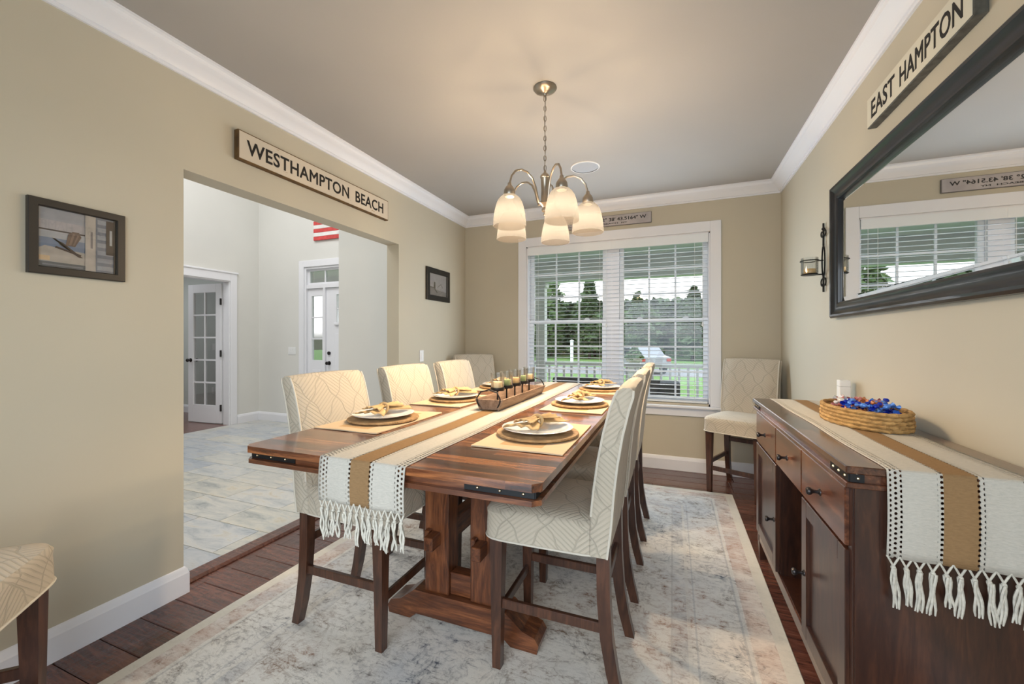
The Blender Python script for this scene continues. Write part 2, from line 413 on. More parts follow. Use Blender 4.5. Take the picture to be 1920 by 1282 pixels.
def tilemat():
    t = NT('slate_look_tile'); v = t.tex(); r = t.rnd()
    c = t.n.new('ShaderNodeVectorMath'); c.operation = 'ADD'; k = t.n.new('ShaderNodeCombineXYZ')
    t.l.new(t.ma('MULTIPLY', r, 31.0), k.inputs[0]); t.l.new(v, c.inputs[0]); t.l.new(k.outputs[0], c.inputs[1])
    n = t.noise(t.mp(c.outputs[0], (2, 6, 1)), 1.6, 7, .7, .8)
    a = t.ramp(n, [(.30, (.24, .27, .30)), (.43, (.42, .44, .455)), (.56, (.53, .53, .52)), (.70, (.47, .42, .33))])
    t.set(Base_Color=t.mix(1.0, a, t.ramp(r, [(0, (.80, .84, .90)), (.5, (1, 1, .98)), (1, (1.05, 1.0, .88))]), 'MULTIPLY'), Roughness=.30)
    t.bump(n, .35, .006); return t.m
M['tile'] = tilemat()
M['grout'] = plain('grout', (.50, .50, .47), .9)

# ------------------------------------------------------------------ dining room shell
fl = MB().box(L-.0, R, REAR, B, -.08, -.016).build('floor', plain('subfloor', (.03, .015, .01), .8)); struct(fl, 'dark hand-scraped hardwood floor')
pw = .145; rows = int((B-REAR)/pw)+1
plank_src = {}
for i in range(rows):
    y0 = REAR + i*pw; y1 = min(y0+pw, B)
    if y1-y0 < .02: continue
    x = L - random.uniform(0, .9)
    while x < R:
        ln = random.choice((.9, 1.2, 1.5)); a, b = max(x, L-.13 if OY0 < (y0+y1)/2 < OY1 else L), min(x+ln, R); x += ln
        if OY0+.05 < (y0+y1)/2 < OY1-.05: a = max(a, L-.06)
        else: a = max(a, L)
        if b-a < .06: continue
        key = (round(b-a, 2), round(y1-y0, 3))
        if key not in plank_src:
            plank_src[key] = MB().box(-(b-a)/2+.0012, (b-a)/2-.0012, -(y1-y0)/2+.0012, (y1-y0)/2-.0012, -.016, 0, .003, 1).build('plank', M['floorwood'], fl, loc=((a+b)/2, (y0+y1)/2, 0))
        else: inst(plank_src[key], fl, ((a+b)/2, (y0+y1)/2, 0))

w = MB()
w.box(L-TW, L, REAR, OY0, 0, H); w.box(L-TW, L, OY0, OY1, OZ, H); w.box(L-TW, L, OY1, B+.15, 0, H)
struct(w.build('wall_left', M['wall']), 'greige wall with a wide opening to the foyer')
WX0, WX1, WZ0, WZ1 = -1.54, .336, .665, 2.335
w = MB()
w.box(L, WX0, B, B+.15, 0, H); w.box(WX1, R+.15, B, B+.15, 0, H); w.box(WX0, WX1, B, B+.15, 0, WZ0); w.box(WX0, WX1, B, B+.15, WZ1, H)
struct(w.build('wall_back', M['wall']), 'greige wall around the double window')
struct(MB().box(R, R+.15, REAR, B, 0, H).build('wall_right', M['wall']), 'greige wall with the mirror')
w = MB(); w.box(L-TW, -1.42, REAR-.13, REAR, 0, H); w.box(.72, R+.15, REAR-.13, REAR, 0, H); w.box(-1.42, .72, REAR-.13, REAR, 2.25, H)
struct(w.build('wall_rear', M['wall']))
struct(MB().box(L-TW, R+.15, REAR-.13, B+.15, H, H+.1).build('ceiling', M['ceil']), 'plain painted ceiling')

def sweep(path, prof, closed=False):
    """path: (x,y) corners, room interior on the right hand side; prof: (p into room, z)"""
    m = MB(); P = []; n = len(path)
    for i, (x, y) in enumerate(path):
        def nrm(a, b):
            d = Vector((b[0]-a[0], b[1]-a[1])).normalized(); return Vector((d.y, -d.x))
        if i == 0: o = nrm(path[0], path[1])
        elif i == n-1: o = nrm(path[-2], path[-1])
        else:
            a, b = nrm(path[i-1], path[i]), nrm(path[i], path[i+1]); o = (a+b); o = o/(o.dot(a))
        P.append([Vector((x+o.x*p, y+o.y*p, z)) for p, z in prof])
    m.grid(P, closed_v=True, cap=True); return m
crown = [(0, H), (.098, H), (.098, H-.012), (.086, H-.018), (.080, H-.034), (.060, H-.050), (.040, H-.062), (.026, H-.082), (.020, H-.092), (.012, H-.094), (.012, H-.108), (0, H-.108)]
struct(sweep([(L, REAR), (L, B), (R, B), (R, REAR)], crown).build('trim_1', M['white'], smooth=True, angle=25), 'white crown moulding')
bb = [(0, 0), (.018, 0), (.018, .102), (.014, .110), (.012, .122), (.006, .132), (0, .135)]
struct(sweep([(L, REAR), (L, OY0), (L-TW, OY0)], bb).build('baseboard_left', M['white'], smooth=True, angle=25), 'white baseboard')
struct(sweep([(L-TW, OY1), (L, OY1), (L, B), (R, B), (R, REAR)], bb).build('baseboard_back', M['white'], smooth=True, angle=25), 'white baseboard')
m = MB().prism([(L-.165, 0), (L-.165, .012), (L-.155, .018), (L-.07, .018), (L-.055, .006), (L-.055, 0)], 1, OY0+.0, OY1)
struct(m.box(L-.13, L+.0, OY0, OY1, -.015, -.0005).build('trim_2', M['floorwood']), 'dark wood threshold strip')

# ------------------------------------------------------------------ window
m = MB(); cw = .095
m.box(WX0-cw, WX0, B-.02, B, WZ0-.02, WZ1+.10, .004); m.box(WX1, WX1+cw, B-.02, B, WZ0-.02, WZ1+.10, .004)
m.box(WX0-.0, WX1+.0, B-.02, B, WZ1, WZ1+.10, .004)
m.box(WX0-cw-.02, WX1+cw+.02, B-.055, B+.06, WZ0-.045, WZ0-.02, .006)       # stool
m.box(WX0-cw, WX1+cw, B-.018, B, WZ0-.125, WZ0-.045, .004)                    # apron
m.box(WX0, WX0+.012, B, B+.15, WZ0-.02, WZ1); m.box(WX1-.012, WX1, B, B+.15, WZ0-.02, WZ1)
m.box(WX0, WX1, B, B+.15, WZ1-.012, WZ1); m.box(WX0, WX1, B+.06, B+.15, WZ0-.02, WZ0)
m.box(-.662, -.528, B+.075, B+.15, WZ0, WZ1)
struct(m.build('trim_3', M['white']), 'white window casing, sill and mullion')
def window(name, x0, x1, label):
    w = thing(name, ((x0+x1)/2, B+.10, WZ0), label, kind='structure')
    hw = (x1-x0)/2; Hh = WZ1-WZ0-.012; mid = .825
    for k, (z0, z1, y) in enumerate(((0.0, mid+.02, -.012), (mid-.02, Hh, .026))):
        f = MB(); fw = .045
        f.box(-hw, -hw+fw, y-.018, y+.018, z0, z1, .003, 1); f.box(hw-fw, hw, y-.018, y+.018, z0, z1, .003, 1)
        b0 = .055 if k == 0 else .04; t0 = .04
        f.box(-hw+fw, hw-fw, y-.018, y+.018, z0, z0+b0, .003, 1); f.box(-hw+fw, hw-fw, y-.018, y+.018, z1-t0, z1, .003, 1)
        so = f.build('sash', M['vinyl'], w)
        gx0, gx1, gz0, gz1 = -hw+fw, hw-fw, z0+b0, z1-t0
        for i in (1, 2):
            xx = gx0+(gx1-gx0)*i/3; MB().box(xx-.009, xx+.009, y-.008, y+.008, gz0, gz1).build('muntin', M['vinyl'], so)
            zz = gz0+(gz1-gz0)*i/3; MB().box(gx0, gx1, y-.0079, y+.0079, zz-.009, zz+.009).build('muntin', M['vinyl'], so)
        for i in range(3):
            for j in range(3):
                a, b = gx0+(gx1-gx0)*i/3+.009, gx0+(gx1-gx0)*(i+1)/3-.009
                c, d = gz0+(gz1-gz0)*j/3+.009, gz0+(gz1-gz0)*(j+1)/3-.009
                MB().box(a, b, y-.002, y+.002, c, d).build('pane', M['glass'], so)
        if k == 0:
            for sx in (-.22, .22):
                MB().prism([(sx-.035, z1), (sx-.02, z1+.006), (sx-.008, z1+.02), (sx+.012, z1+.02), (sx+.03, z1+.004), (sx+.035, z1)], 1, y-.016, y+.014).build('sash_lock', M['vinyl'], so)
    return w
window('window_1', WX0+.012, -.662, 'double-hung gridded window sash pair nearer the foyer wall')
window('window_2', -.528, WX1-.012, 'double-hung gridded window sash pair nearer the mirror wall')
def blind(x0, x1, label):
    hw = (x1-x0)/2; t = thing('window_blind', ((x0+x1)/2, B+.033, WZ0+.0), label, 'blind', 'horizontal slat blinds in the double window')
    top = WZ1-WZ0-.014
    MB().box(-hw, hw, -.03, .03, top-.05, top, .003, 1).build('headrail', M['blind'], t)
    MB().box(-hw, hw, -.042, -.032, top-.082, top, .0, 1).build('valance', M['blind'], t)
    n = 37; z1 = top-.075; z0 = .045; src = None
    for i in range(n):
        z = z0+(z1-z0)*i/(n-1)
        if src is None:
            P = [[Vector((xx, -.020+.04*j/4, .0025*math.sin(PI*j/4))) for j in range(5)] for xx in (-hw+.004, hw-.004)]
            Q = MB().grid(P).grid([[p+Vector((0, 0, 0.002)) for p in r] for r in P])
            src = Q.build('slat', M['blind'], t, loc=(0, 0, z), rot=(math.radians(1), 0, 0))
        else: inst(src, t, (0, 0, z))
    MB().box(-hw+.004, hw-.004, -.026, .026, .004, .024, .004, 1).build('bottom_rail', M['blind'], t)
    for xx in (-hw+.12, 0.0 if False else hw-.12):
        MB().box(xx-.0015, xx+.0015, -.029, -.027, .02, z1+.02).build('ladder_cord', M['blind'], t)
    xx = hw-.05
    MB().tube([(xx, -.036, top-.06), (xx, -.036, .80)], .0022, 6).build('pull_cord', M['blind'], t)
    MB().lathe([(.002, .0), (.008, -.01), (.009, -.04), (.001, -.045)], 8, (xx, -.036, .80)).build('cord_tassel', M['blind'], t)
    return t
blind(WX0+.016, -.6004, 'white slat blind over the window half nearer the foyer wall')
blind(-.5996, WX1-.016, 'white slat blind over the window half nearer the mirror wall')

# ------------------------------------------------------------------ foyer and office
FH = 5.4
fo = MB().box(FX, L-.13, -.6, FY, -.08, -.0025).build('floor_foyer', M['grout']); struct(fo, 'slate-look tile floor of the foyer')
tl, tw2 = .61, .305; tsrc = {}
for i in range(int((FY+.6)/tw2)+1):
    y0 = FY-(i+1)*tw2; y1 = y0+tw2
    if y0 < -.6: continue
    x = FX - (.0, .2, .41)[i % 3]
    while x < L-.165:
        a, b = max(x, FX), min(x+tl, L-.15); x += tl
        if b-a < .05: continue
        key = round(b-a, 2)
        if key not in tsrc: tsrc[key] = MB().box(-(b-a)/2+.0022, (b-a)/2-.0022, -tw2/2+.0022, tw2/2-.0022, -.002, .0005, .0008, 1).build('tile', M['tile'], fo, loc=((a+b)/2, (y0+y1)/2, 0))
        else: inst(tsrc[key], fo, ((a+b)/2, (y0+y1)/2, 0))
DX0, DX1, DZ1 = -5.262, -3.62, 2.40        # front door unit opening
w = MB(); w.box(FX-.13, DX0, FY, FY+.15, 0, FH); w.box(DX1, L-TW, FY, FY+.15, 0, FH); w.box(DX0, DX1, FY, FY+.15, DZ1, FH)
struct(w.build('wall_foyer_front', M['foyer']), 'pale wall around the front door')
GY0, GY1, GZ = 2.70, 4.235, 2.18
w = MB(); w.box(FX-.13, FX, -.6, GY0, 0, FH); w.box(FX-.13, FX, GY1, FY, 0, FH); w.box(FX-.13, FX, GY0, GY1, GZ, FH)
struct(w.build('wall_foyer_side', M['foyer']), 'pale foyer wall with the office doorway')
struct(MB().box(-3.22, L-TW, 3.30, FY, 0, FH).build('wall_closet', M['foyer']), 'pale closet wall beside the opening')
w = MB(); w.box(FX-.13, L, -.73, -.6, 0, FH); w.box(L-TW, L, REAR-.15, B, H+.1, FH); struct(w.build('wall_foyer_upper', M['foyer']))
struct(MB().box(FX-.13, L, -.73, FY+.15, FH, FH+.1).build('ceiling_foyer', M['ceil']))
struct(sweep([(L-TW, OY0), (L-TW, -.6)], bb).build('baseboard_foyer', M['white'], smooth=True, angle=25))
struct(sweep([(FX, -.6), (FX, GY0-.1)], bb).build('baseboard_foyer_side', M['white'], smooth=True, angle=25))
struct(sweep([(FX, GY1+.105), (FX, FY), (DX0-.105, FY)], bb).build('baseboard_foyer_front', M['white'], smooth=True, angle=25), 'white baseboard in the foyer corner')
struct(sweep([(-3.22, FY), (-3.22, 3.30), (L-TW, 3.30)], bb).build('baseboard_closet', M['white'], smooth=True, angle=25))
# office doorway casing
m = MB(); m.box(FX, FX+.02, GY1, GY1+.10, 0, GZ+.13, .004); m.box(FX, FX+.02, GY0-.10, GY0, 0, GZ+.13, .004); m.box(FX, FX+.02, GY0, GY1, GZ, GZ+.13, .004)
m.box(FX, FX+.032, GY0-.115, GY1+.115, GZ+.115, GZ+.14, .005); m.box(FX-.13, FX, GY1-.015, GY1, 0, GZ); m.box(FX-.13, FX, GY0, GY0+.015, 0, GZ); m.box(FX-.13, FX, GY0+.015, GY1-.015, GZ-.015, GZ)
struct(m.build('trim_4', M['white']), 'white casing of the office doorway')
# office shell
struct(MB().box(-10.2, FX, -.0, FY+.1, -.05, 0).build('floor_office', M['floorwood']), 'dark wood floor of the office')
struct(MB().box(-10.2, FX-.13, FY+.0, FY+.15, 0, 2.75).build('wall_office', M['office']), 'grey green office wall')
w = MB(); w.box(-10.3, -10.2, 0, FY+.15, 0, 2.75); w.box(-10.3, FX-.13, -.1, 0, 0, 2.75); struct(w.build('wall_office_far', M['office']))
struct(MB().box(-10.3, FX-.13, -.1, FY+.15, 2.75, 2.85).build('ceiling_office', M['ceil']))
struct(sweep([(-10.2, FY), (FX-.13, FY)], bb).build('baseboard_office', M['white'], smooth=True, angle=25))
def plate(name, loc, rz, label, w_=.07, h_=.115, n=1, outlet=False):
    t = thing(name, loc, label, 'outlet' if outlet else 'switch', rz=rz)
    MB().box(-w_/2, w_/2, -.006, 0, -h_/2, h_/2, .003, 1).build('cover_plate', M['whitep'], t)
    for k in range(n):
        xx = (k-(n-1)/2)*.046
        if outlet:
            for s in (-1, 1): MB().box(xx-.014, xx+.014, -.009, -.006, s*.02-.013, s*.02+.013, .004, 1).build('socket', M['whitep'], t)
        else: MB().box(xx-.016, xx+.016, -.010, -.006, -.033, .033, .002, 1).build('rocker', M['whitep'], t)
    return t
plate('light_switch', (L, 3.46, 1.13), PI/2, 'white switch plate on greige wall between opening and seascape picture')
plate('light_switch', (-5.52, FY, 1.12), 0, 'white triple switch plate beside the front door', .16, .12, 3)
plate('light_switch', (-7.35, FY, 1.17), 0, 'white switch plate on the office wall behind the glazed door')
plate('wall_outlet', (-7.37, FY, .42), 0, 'white outlet low on the office wall', outlet=True)
# french door leaf, swung into the office
d = thing('door_1', (FX-.155, 4.24, .012), 'white ten-lite glazed door standing open into the office', kind='structure', rz=PI+math.radians(4))
# local x runs from hinge to free edge, local y is thickness
DW, DH, DT = .70, 2.14, .036
f = MB(); st = .115
f.box(0, st, 0, DT, 0, DH, .003, 1); f.box(DW-st, DW, 0, DT, 0, DH, .003, 1); f.box(st, DW-st, 0, DT, 0, .27); f.box(st, DW-st, 0, DT, DH-.13, DH)
fo_ = f.build('leaf_frame', M['white'], d)
gz0, gz1 = .27, DH-.13
MB().box(DW/2-.012, DW/2+.012, .005, DT-.005, gz0, gz1).build('muntin', M['white'], fo_)
for j in range(1, 5):
    z = gz0+(gz1-gz0)*j/5; MB().box(st, DW-st, .0055, DT-.0055, z-.012, z+.012).build('muntin', M['white'], fo_)
for i in range(2):
    for j in range(5):
        a = st if i == 0 else DW/2+.012; b = DW/2-.012 if i == 0 else DW-st
        c = gz0+(gz1-gz0)*j/5+(.012 if j else 0); e = gz0+(gz1-gz0)*(j+1)/5-(.012 if j < 4 else 0)
        MB().box(a, b, DT/2-.002, DT/2+.002, c, e).build('pane', M['glass'], fo_)
for z in (.24, 1.07, 1.86): MB().box(-.012, .004, DT-.004, DT+.022, z-.05, z+.05, .003, 1).build('hinge', M['darkmetal'], d)
for s, y in ((-1, 0), (1, DT)):
    k = MB().lathe([(.0, 0), (.030, .0), (.030, .006), (.012, .010), (.011, .03), (.026, .042), (.028, .055), (.018, .066), (0, .068)], 14)
    k.xf(Matrix.Translation((DW-.06, y, .96)) @ Matrix.Rotation(-s*PI/2, 4, 'X')).build('door_knob', M['darkmetal'], d, smooth=True)
# front door unit
m = MB(); cz = DZ1
m.box(DX0-.10, DX0, FY-.02, FY, 0, cz+.10, .004); m.box(DX1, DX1+.10, FY-.02, FY, 0, cz+.10, .004); m.box(DX0, DX1, FY-.02, FY, cz, cz+.10, .004)
m.box(DX0, DX0+.03, FY, FY+.15, 0, cz); m.box(DX1-.03, DX1, FY, FY+.15, 0, cz); m.box(DX0+.03, DX1-.03, FY, FY+.15, cz-.03, cz)
m.box(DX0+.03, DX1-.03, FY+.01, FY+.14, 2.075, 2.135)                         # transom bar
m.box(-4.90, -4.865, FY+.01, FY+.14, 0, 2.075); m.box(-3.965, -3.93, FY+.01, FY+.14, 0, 2.075)
struct(m.build('trim_5', M['white']), 'white casing, transom bar and posts of the front door')
tr = thing('window_3', (0, FY+.06, 2.135), 'transom window above the front door', kind='structure')
f = MB(); x0, x1 = DX0+.03, DX1-.03
f.box(x0, x1, -.02, .02, 0, .028); f.box(x0, x1, -.02, .02, .205, .235); f.box(x0, x0+.035, -.02, .02, .028, .205); f.box(x1-.035, x1, -.02, .02, .028, .205)
f.build('sash', M['white'], tr)
for k in range(5):
    a = x0+.035+(x1-x0-.07)*k/5; b = a+(x1-x0-.07)/5
    if k: MB().box(a-.01, a+.01, -.015, .015, .028, .205).build('muntin', M['white'], tr)
    MB().box(a+(.01 if k else 0), b-(.01 if k < 4 else 0), -.002, .002, .028, .205).build('pane', M['glass'], tr)
def sidelight(name, x0, x1, label):
    t = thing(name, (0, FY+.06, 0), label, kind='structure')
    a, b = x0+.07, x1-.045
    f = MB(); f.box(x0, a, -.02, .02, 0, 2.075); f.box(b, x1, -.02, .02, 0, 2.075); f.box(a, b, -.02, .02, 1.96, 2.075); f.box(a, b, -.02, .02, 0, .98)
    f.build('leaf_frame', M['white'], t)
    MB().box(a+.02, b-.02, -.028, -.02, .25, .84, .006, 1).build('raised_panel', M['white'], t)
    for j in range(3):
        z0 = .98+.98*j/3; z1 = .98+.98*(j+1)/3
        if j: MB().box(a, b, -.012, .012, z0-.01, z0+.01).build('muntin', M['white'], t)
        MB().box(a, b, -.002, .002, z0+(.01 if j else 0), z1-(.01 if j < 2 else 0)).build('pane', M['glass'], t)
sidelight('window_4', DX0+.03, -4.90, 'narrow sidelight window beside the front door')
sidelight('window_5', -3.93, DX1-.03, 'narrow sidelight on the far side of the front door')
d = thing('door_2', (-4.865, FY+.04, .01), 'white front door with small upper lights and dark knob', kind='structure')
f = MB(); f.box(0, .195, 0, .045, 0, 2.06); f.box(.705, .90, 0, .045, 0, 2.06); f.box(.195, .705, 0, .045, 1.96, 2.06); f.box(.195, .705, 0, .045, 0, 1.54)
lf = f.build('leaf', M['white'], d)
MB().box(.17, .73, -.03, 0, 1.50, 1.535, .006, 1).build('shelf_moulding', M['white'], lf)
for a, b in ((.17, .42), (.48, .73)): MB().box(a, b, -.008, 0, .25, 1.38, .006, 1).build('raised_panel', M['white'], lf)
for i in range(3):
    for j in range(2):
        a = .195+.17*i; c = 1.54+.21*j
        MB().box(a+.008, a+.162, .02, .024, c+.008, c+.202).build('pane', M['glass'], lf)
for i in (1, 2): MB().box(.195+.17*i-.008, .195+.17*i+.008, .01, .035, 1.54, 1.96).build('muntin', M['white'], lf)
MB().box(.195, .705, .011, .034, 1.742, 1.758).build('muntin', M['white'], lf)
for z, r in ((.93, .03), (1.08, .026)):
    k = MB().lathe([(0, 0), (r, 0), (r, .008), (r*.45, .012), (r*.42, .03), (r*.9, .042), (r*.8, .058), (0, .06)] if z < 1 else [(0, 0), (r, 0), (r, .018), (r*.5, .022), (0, .022)], 14)
    k.xf(Matrix.Translation((.058, 0, z)) @ Matrix.Rotation(PI/2, 4, 'X')).build('door_knob' if z < 1 else 'deadbolt', M['darkmetal'], d, smooth=True)
# wooden flag above the front door
fl_ = thing('wooden_flag', (-5.05, FY-.03, 2.785), 'red and white striped wooden flag on the foyer wall above the front door', 'flag')
red = plain('red_flag_paint', (.60, .065, .06), .6, noise=.2, nscale=14); wht = plain('white_flag_paint', (.80, .78, .75), .6, noise=.08)
blu = plain('navy_flag_paint', (.04, .06, .16), .6)
for k in range(13):
    xs = .0 if k < 6 else .52
    MB().box(xs, 1.30, -.0, .022, k*.0575+.001, (k+1)*.0575-.001, .002, 1).build('stripe_board', red if k % 2 == 0 else wht, fl_)
MB().box(0, .519, -.0, .022, 6*.0575, 13*.0575, .002, 1).build('canton_board', blu, fl_)

# ------------------------------------------------------------------ outside: porch, lawn, trees
M['porchw'] = plain('white_porch_paint', (.70, .72, .74), .5)
M['porchfloor'] = plain('grey_porch_boards', (.22, .22, .22), .6)
struct(MB().box(-9, L-TW, FY+.15, 6.75, -.30, -.12).box(L-TW, 6, B+.15, 6.75, -.30, -.12).build('porch_floor', M['porchfloor']), 'grey porch floor outside the window')
struct(MB().box(-9, L-TW, FY+.15, 6.8, 2.56, 2.68).box(L-TW, 6, B+.15, 6.8, 2.56, 2.68).build('porch_ceiling', M['porchw']), 'white porch ceiling')
struct(MB().box(-9, 6, 6.50, 6.68, 2.24, 2.56).build('porch_beam', M['porchw']), 'white porch beam')
for x in (-2.05, 2.6, -6.2):
    t = thing('porch_column', (x, 6.59, -.12), 'white square porch column standing at the railing', 'column', 'porch columns')
    MB().box(-.075, .075, -.075, .075, .12, 2.28).build('shaft', M['porchw'], t)
    MB().box(-.10, .10, -.10, .10, 0, .12, .008).build('base', M['porchw'], t); MB().box(-.10, .10, -.10, .10, 2.28, 2.36, .008).build('capital', M['porchw'], t)
def railing(x0, x1, label):
    t = thing('porch_railing', ((x0+x1)/2, 6.59, -.12), label, 'railing', 'porch railing sections'); hw = (x1-x0)/2
    MB().box(-hw, hw, -.04, .04, 1.0, 1.045, .008).build('top_rail', M['porchw'], t); MB().box(-hw, hw, -.03, .03, .08, .13, .006).build('bottom_rail', M['porchw'], t)
    n = int(2*hw/.125); src = None
    for i in range(n):
        x = -hw+(i+.5)*2*hw/n
        if src is None: src = MB().box(-.017, .017, -.017, .017, .13, 1.0).build('baluster', M['porchw'], t, loc=(x, 0, 0))
        else: inst(src, t, (x, 0, 0))
railing(-1.975, 2.525, 'white porch railing section straight outside the double window')
railing(-6.125, -2.125, 'white porch railing section outside towards the front door')
gm = NT('lawn_grass'); v = gm.tex(); gm.set(Base_Color=gm.ramp(gm.noise(v, 3, 5), [(.3, (.12, .23, .05)), (.7, (.19, .33, .085))]), Roughness=.9)
struct(MB().box(-60, 50, 6.75, 22, -.62, -.55).build('lawn', gm.m), 'green front lawn')
struct(MB().box(-60, 50, 22, 28, -.64, -.56).build('road', plain('pale_asphalt', (.28, .275, .27), .9, noise=.1, nscale=2)), 'pale road beyond the lawn')
struct(MB().box(-60, 50, 28, 90, -.62, -.55).build('verge', gm.m), 'grass verge under the trees')
leafm = []
for nm, a, b in (('dark_conifer_leaves', (.045, .075, .032), (.13, .195, .080)), ('mid_green_leaves', (.065, .110, .038), (.17, .26, .095))):
    t = NT(nm); t.set(Base_Color=t.ramp(t.noise(t.tex(), .8, 4), [(.3, a), (.7, b)]), Roughness=.7); leafm.append(t.m)
bark = plain('bark', (.07, .05, .035), .9, noise=.3)
def tree(x, y, h, r, kind, label, seed):
    rd = random.Random(seed)
    t = thing('evergreen_tree' if kind == 0 else 'leafy_tree', (x, y, -.56), label, 'tree', 'trees across the road')
    MB().tube([(0, 0, 0), (.05, 0, h*.45), (0, 0, h*.85)], [.16, .11, .03], 7).build('trunk', bark, t)
    m = MB(); n = 2400
    for i in range(n):
        u = rd.random()
        z = .10*h + u*h*.90
        rr = r*((1-u)**.75 if kind == 0 else math.sqrt(max(.02, 1-(2*u-.9)**2*.8)))*(.78+.22*math.sin(z*6+seed))
        rr *= rd.uniform(.45, 1.0)**.5; a = rd.uniform(0, 2*PI)
        c = Vector((rr*math.cos(a), rr*math.sin(a), z)); s = rd.uniform(.18, .46)
        d1 = Vector((rd.uniform(-1, 1), rd.uniform(-1, 1), rd.uniform(-.7, .5))).normalized()*s; d2 = Vector((rd.uniform(-1, 1), rd.uniform(-1, 1), rd.uniform(-.4, .8))).normalized()*s*.7
        m.quad([c-d1, c+d2, c+d1*1.1, c-d2])
    m.build('foliage', leafm[kind], t)
tl_ = ['dense dark evergreen tree standing across the road', 'bushy mid-green tree standing across the road']
tp = []
for i in range(9):
    x = -31.0+4.7*i+random.uniform(-.3, .3); h = random.uniform(5.4, 6.6)+(1.9 if -12.0 < x < -5.5 else 0)
    tp.append((x, 40.0, h, 2.25, (0, 1, 0, 0, 1, 0, 0, 0, 0)[i]))
for i in range(9): tp.append((-33.0+5.0*i, 45.5, random.uniform(5.6, 7.4), 2.4, (1, 0, 0, 0, 0, 0, 1, 0, 0)[i]))
tl_ += ['tall dark evergreen tree in the back row behind the roadside trees', 'tall mid-green tree in the back row behind the roadside trees']
for i, (x, y, h, r, k) in enumerate(tp): tree(x, y, h, r, k, tl_[k+(2 if y > 42 else 0)], i+3)
hm = MB(); rd = random.Random(5)
for i in range(16000):
    c = Vector((rd.uniform(-38, 12), 50+rd.uniform(-.9, .9), -.5+rd.uniform(0, 6.3))); s = rd.uniform(.28, .60)
    d1 = Vector((rd.uniform(-1, 1), rd.uniform(-1, 1), rd.uniform(-.7, .7))).normalized()*s; d2 = Vector((rd.uniform(-1, 1), rd.uniform(-1, 1), rd.uniform(-.7, .7))).normalized()*s
    hm.quad([c-d1, c+d2, c+d1, c-d2])
tag(hm.build('woodland_foliage', leafm[0]), 'dark woodland foliage behind the trees', 'foliage', kind='stuff')
m = MB(); m.box(-.10, .10, -.10, .10, 0, 1.75, .006, 1); m.loft([(0, 0, 1.75, .13, .13), (0, 0, 1.79, .13, .13), (0, 0, 1.86, .005, .005)])
tag(m.build('marker_post', plain('white_post_paint', (.85, .86, .87), .4), loc=(-6.98, 30.0, -.55)), 'white post standing on the grass beyond the road', 'post')
pr = thing('stone_pier', (-1.02, 12.2, -.55), 'grey stone garden pier with a leafy plant on top', 'pier')
stm = plain('grey_fieldstone', (.34, .33, .31), .9, noise=.25, nscale=6)
MB().box(-.15, .15, -.15, .15, 0, 1.22, .01).build('shaft', stm, pr); MB().box(-.20, .20, -.20, .20, 1.22, 1.30, .015).build('cap', stm, pr)
m = MB(); rd = random.Random(9)
for i in range(260):
    a = rd.uniform(0, 2*PI); b = rd.uniform(0, 1)**.5; c = Vector((0.24*b*math.cos(a), 0.24*b*math.sin(a), 1.30+rd.uniform(0, .42)*(1.15-b))); d1 = Vector((rd.uniform(-1, 1), rd.uniform(-1, 1), rd.uniform(-1, 1)))*.06; d2 = Vector((rd.uniform(-1, 1), rd.uniform(-1, 1), rd.uniform(-1, 1)))*.06
    m.quad([c-d1, c+d2, c+d1, c-d2])
m.build('plant', leafm[1], pr)
# parked car
ct = thing('parked_car', (-1.85, 25.0, -.56), 'silver car parked on the road beyond the pier', 'car', rz=math.radians(-62))
silver = plain('silver_car_paint', (.26, .27, .29), .35, .0, coat=.3); tyre = plain('tyre_rubber', (.02, .02, .02), .8); cgl = plain('dark_car_glass', (.02, .025, .03), .08)
prof = [(-2.2, .35), (-2.2, .78), (-1.5, .92), (-.85, 1.42), (.75, 1.45), (1.5, 1.0), (2.15, .92), (2.2, .38)]
MB().prism(prof, 1, -.85, .85).build('body', silver, ct)
for s in (-1, 1):
    y = s*.852
    MB().prism([(-1.3, .95), (-.78, 1.36), (-.08, 1.38), (-.08, .95)], 1, y-.004, y+.004).build('side_window', cgl, ct)
    MB().prism([(.0, .95), (.0, 1.38), (.68, 1.38), (1.25, .97)], 1, y-.004, y+.004).build('side_window', cgl, ct)
    for x in (-1.4, 1.4):
        k = MB().lathe([(0, -.1), (.28, -.1), (.33, -.07), (.33, .07), (.28, .1), (0, .1)], 18); k.xf(Matrix.Translation((x, s*.8, .33)) @ Matrix.Rotation(PI/2, 4, 'X')).build('wheel', tyre, ct)
    MB().box(2.16, 2.215, s*.72-.12, s*.72+.12, .70, .86, .01, 1).build('tail_light', plain('tail_red', (.45, .03, .02), .3), ct)
# two dark porch armchairs
wick = plain('dark_wicker', (.045, .045, .048), .7, noise=.3, nscale=60, bump=.4)
for x, lb in ((-1.15, 'dark porch armchair outside the window half nearer the foyer wall'), (-.22, 'dark porch armchair outside the window half nearer the mirror wall')):
    t = thing('porch_armchair', (x, 5.45, -.12), lb, 'chair', 'porch armchairs')
    MB().box(-.30, .30, -.28, .30, .32, .44, .03).build('seat', wick, t); MB().box(-.30, .30, -.34, -.27, .32, .93, .03).build('backrest', wick, t)
    for s in (-1, 1):
        MB().box(s*.33-.035, s*.33+.035, -.30, .30, .30, .62, .02).build('arm', wick, t)
        for y in (-.27, .25): MB().box(s*.30-.025, s*.30+.025, y-.025, y+.025, 0, .33).build('leg', wick, t)

# ------------------------------------------------------------------ rug
rug = MB().box(-1.23, 1.23, -1.69, 1.69, 0, .009, .003, 1).build('area_rug', M['rug'], loc=(-.77, 2.14, 0))
tag(rug, 'large cream and grey distressed oriental rug under the dining table', 'rug')
RZ = .0095

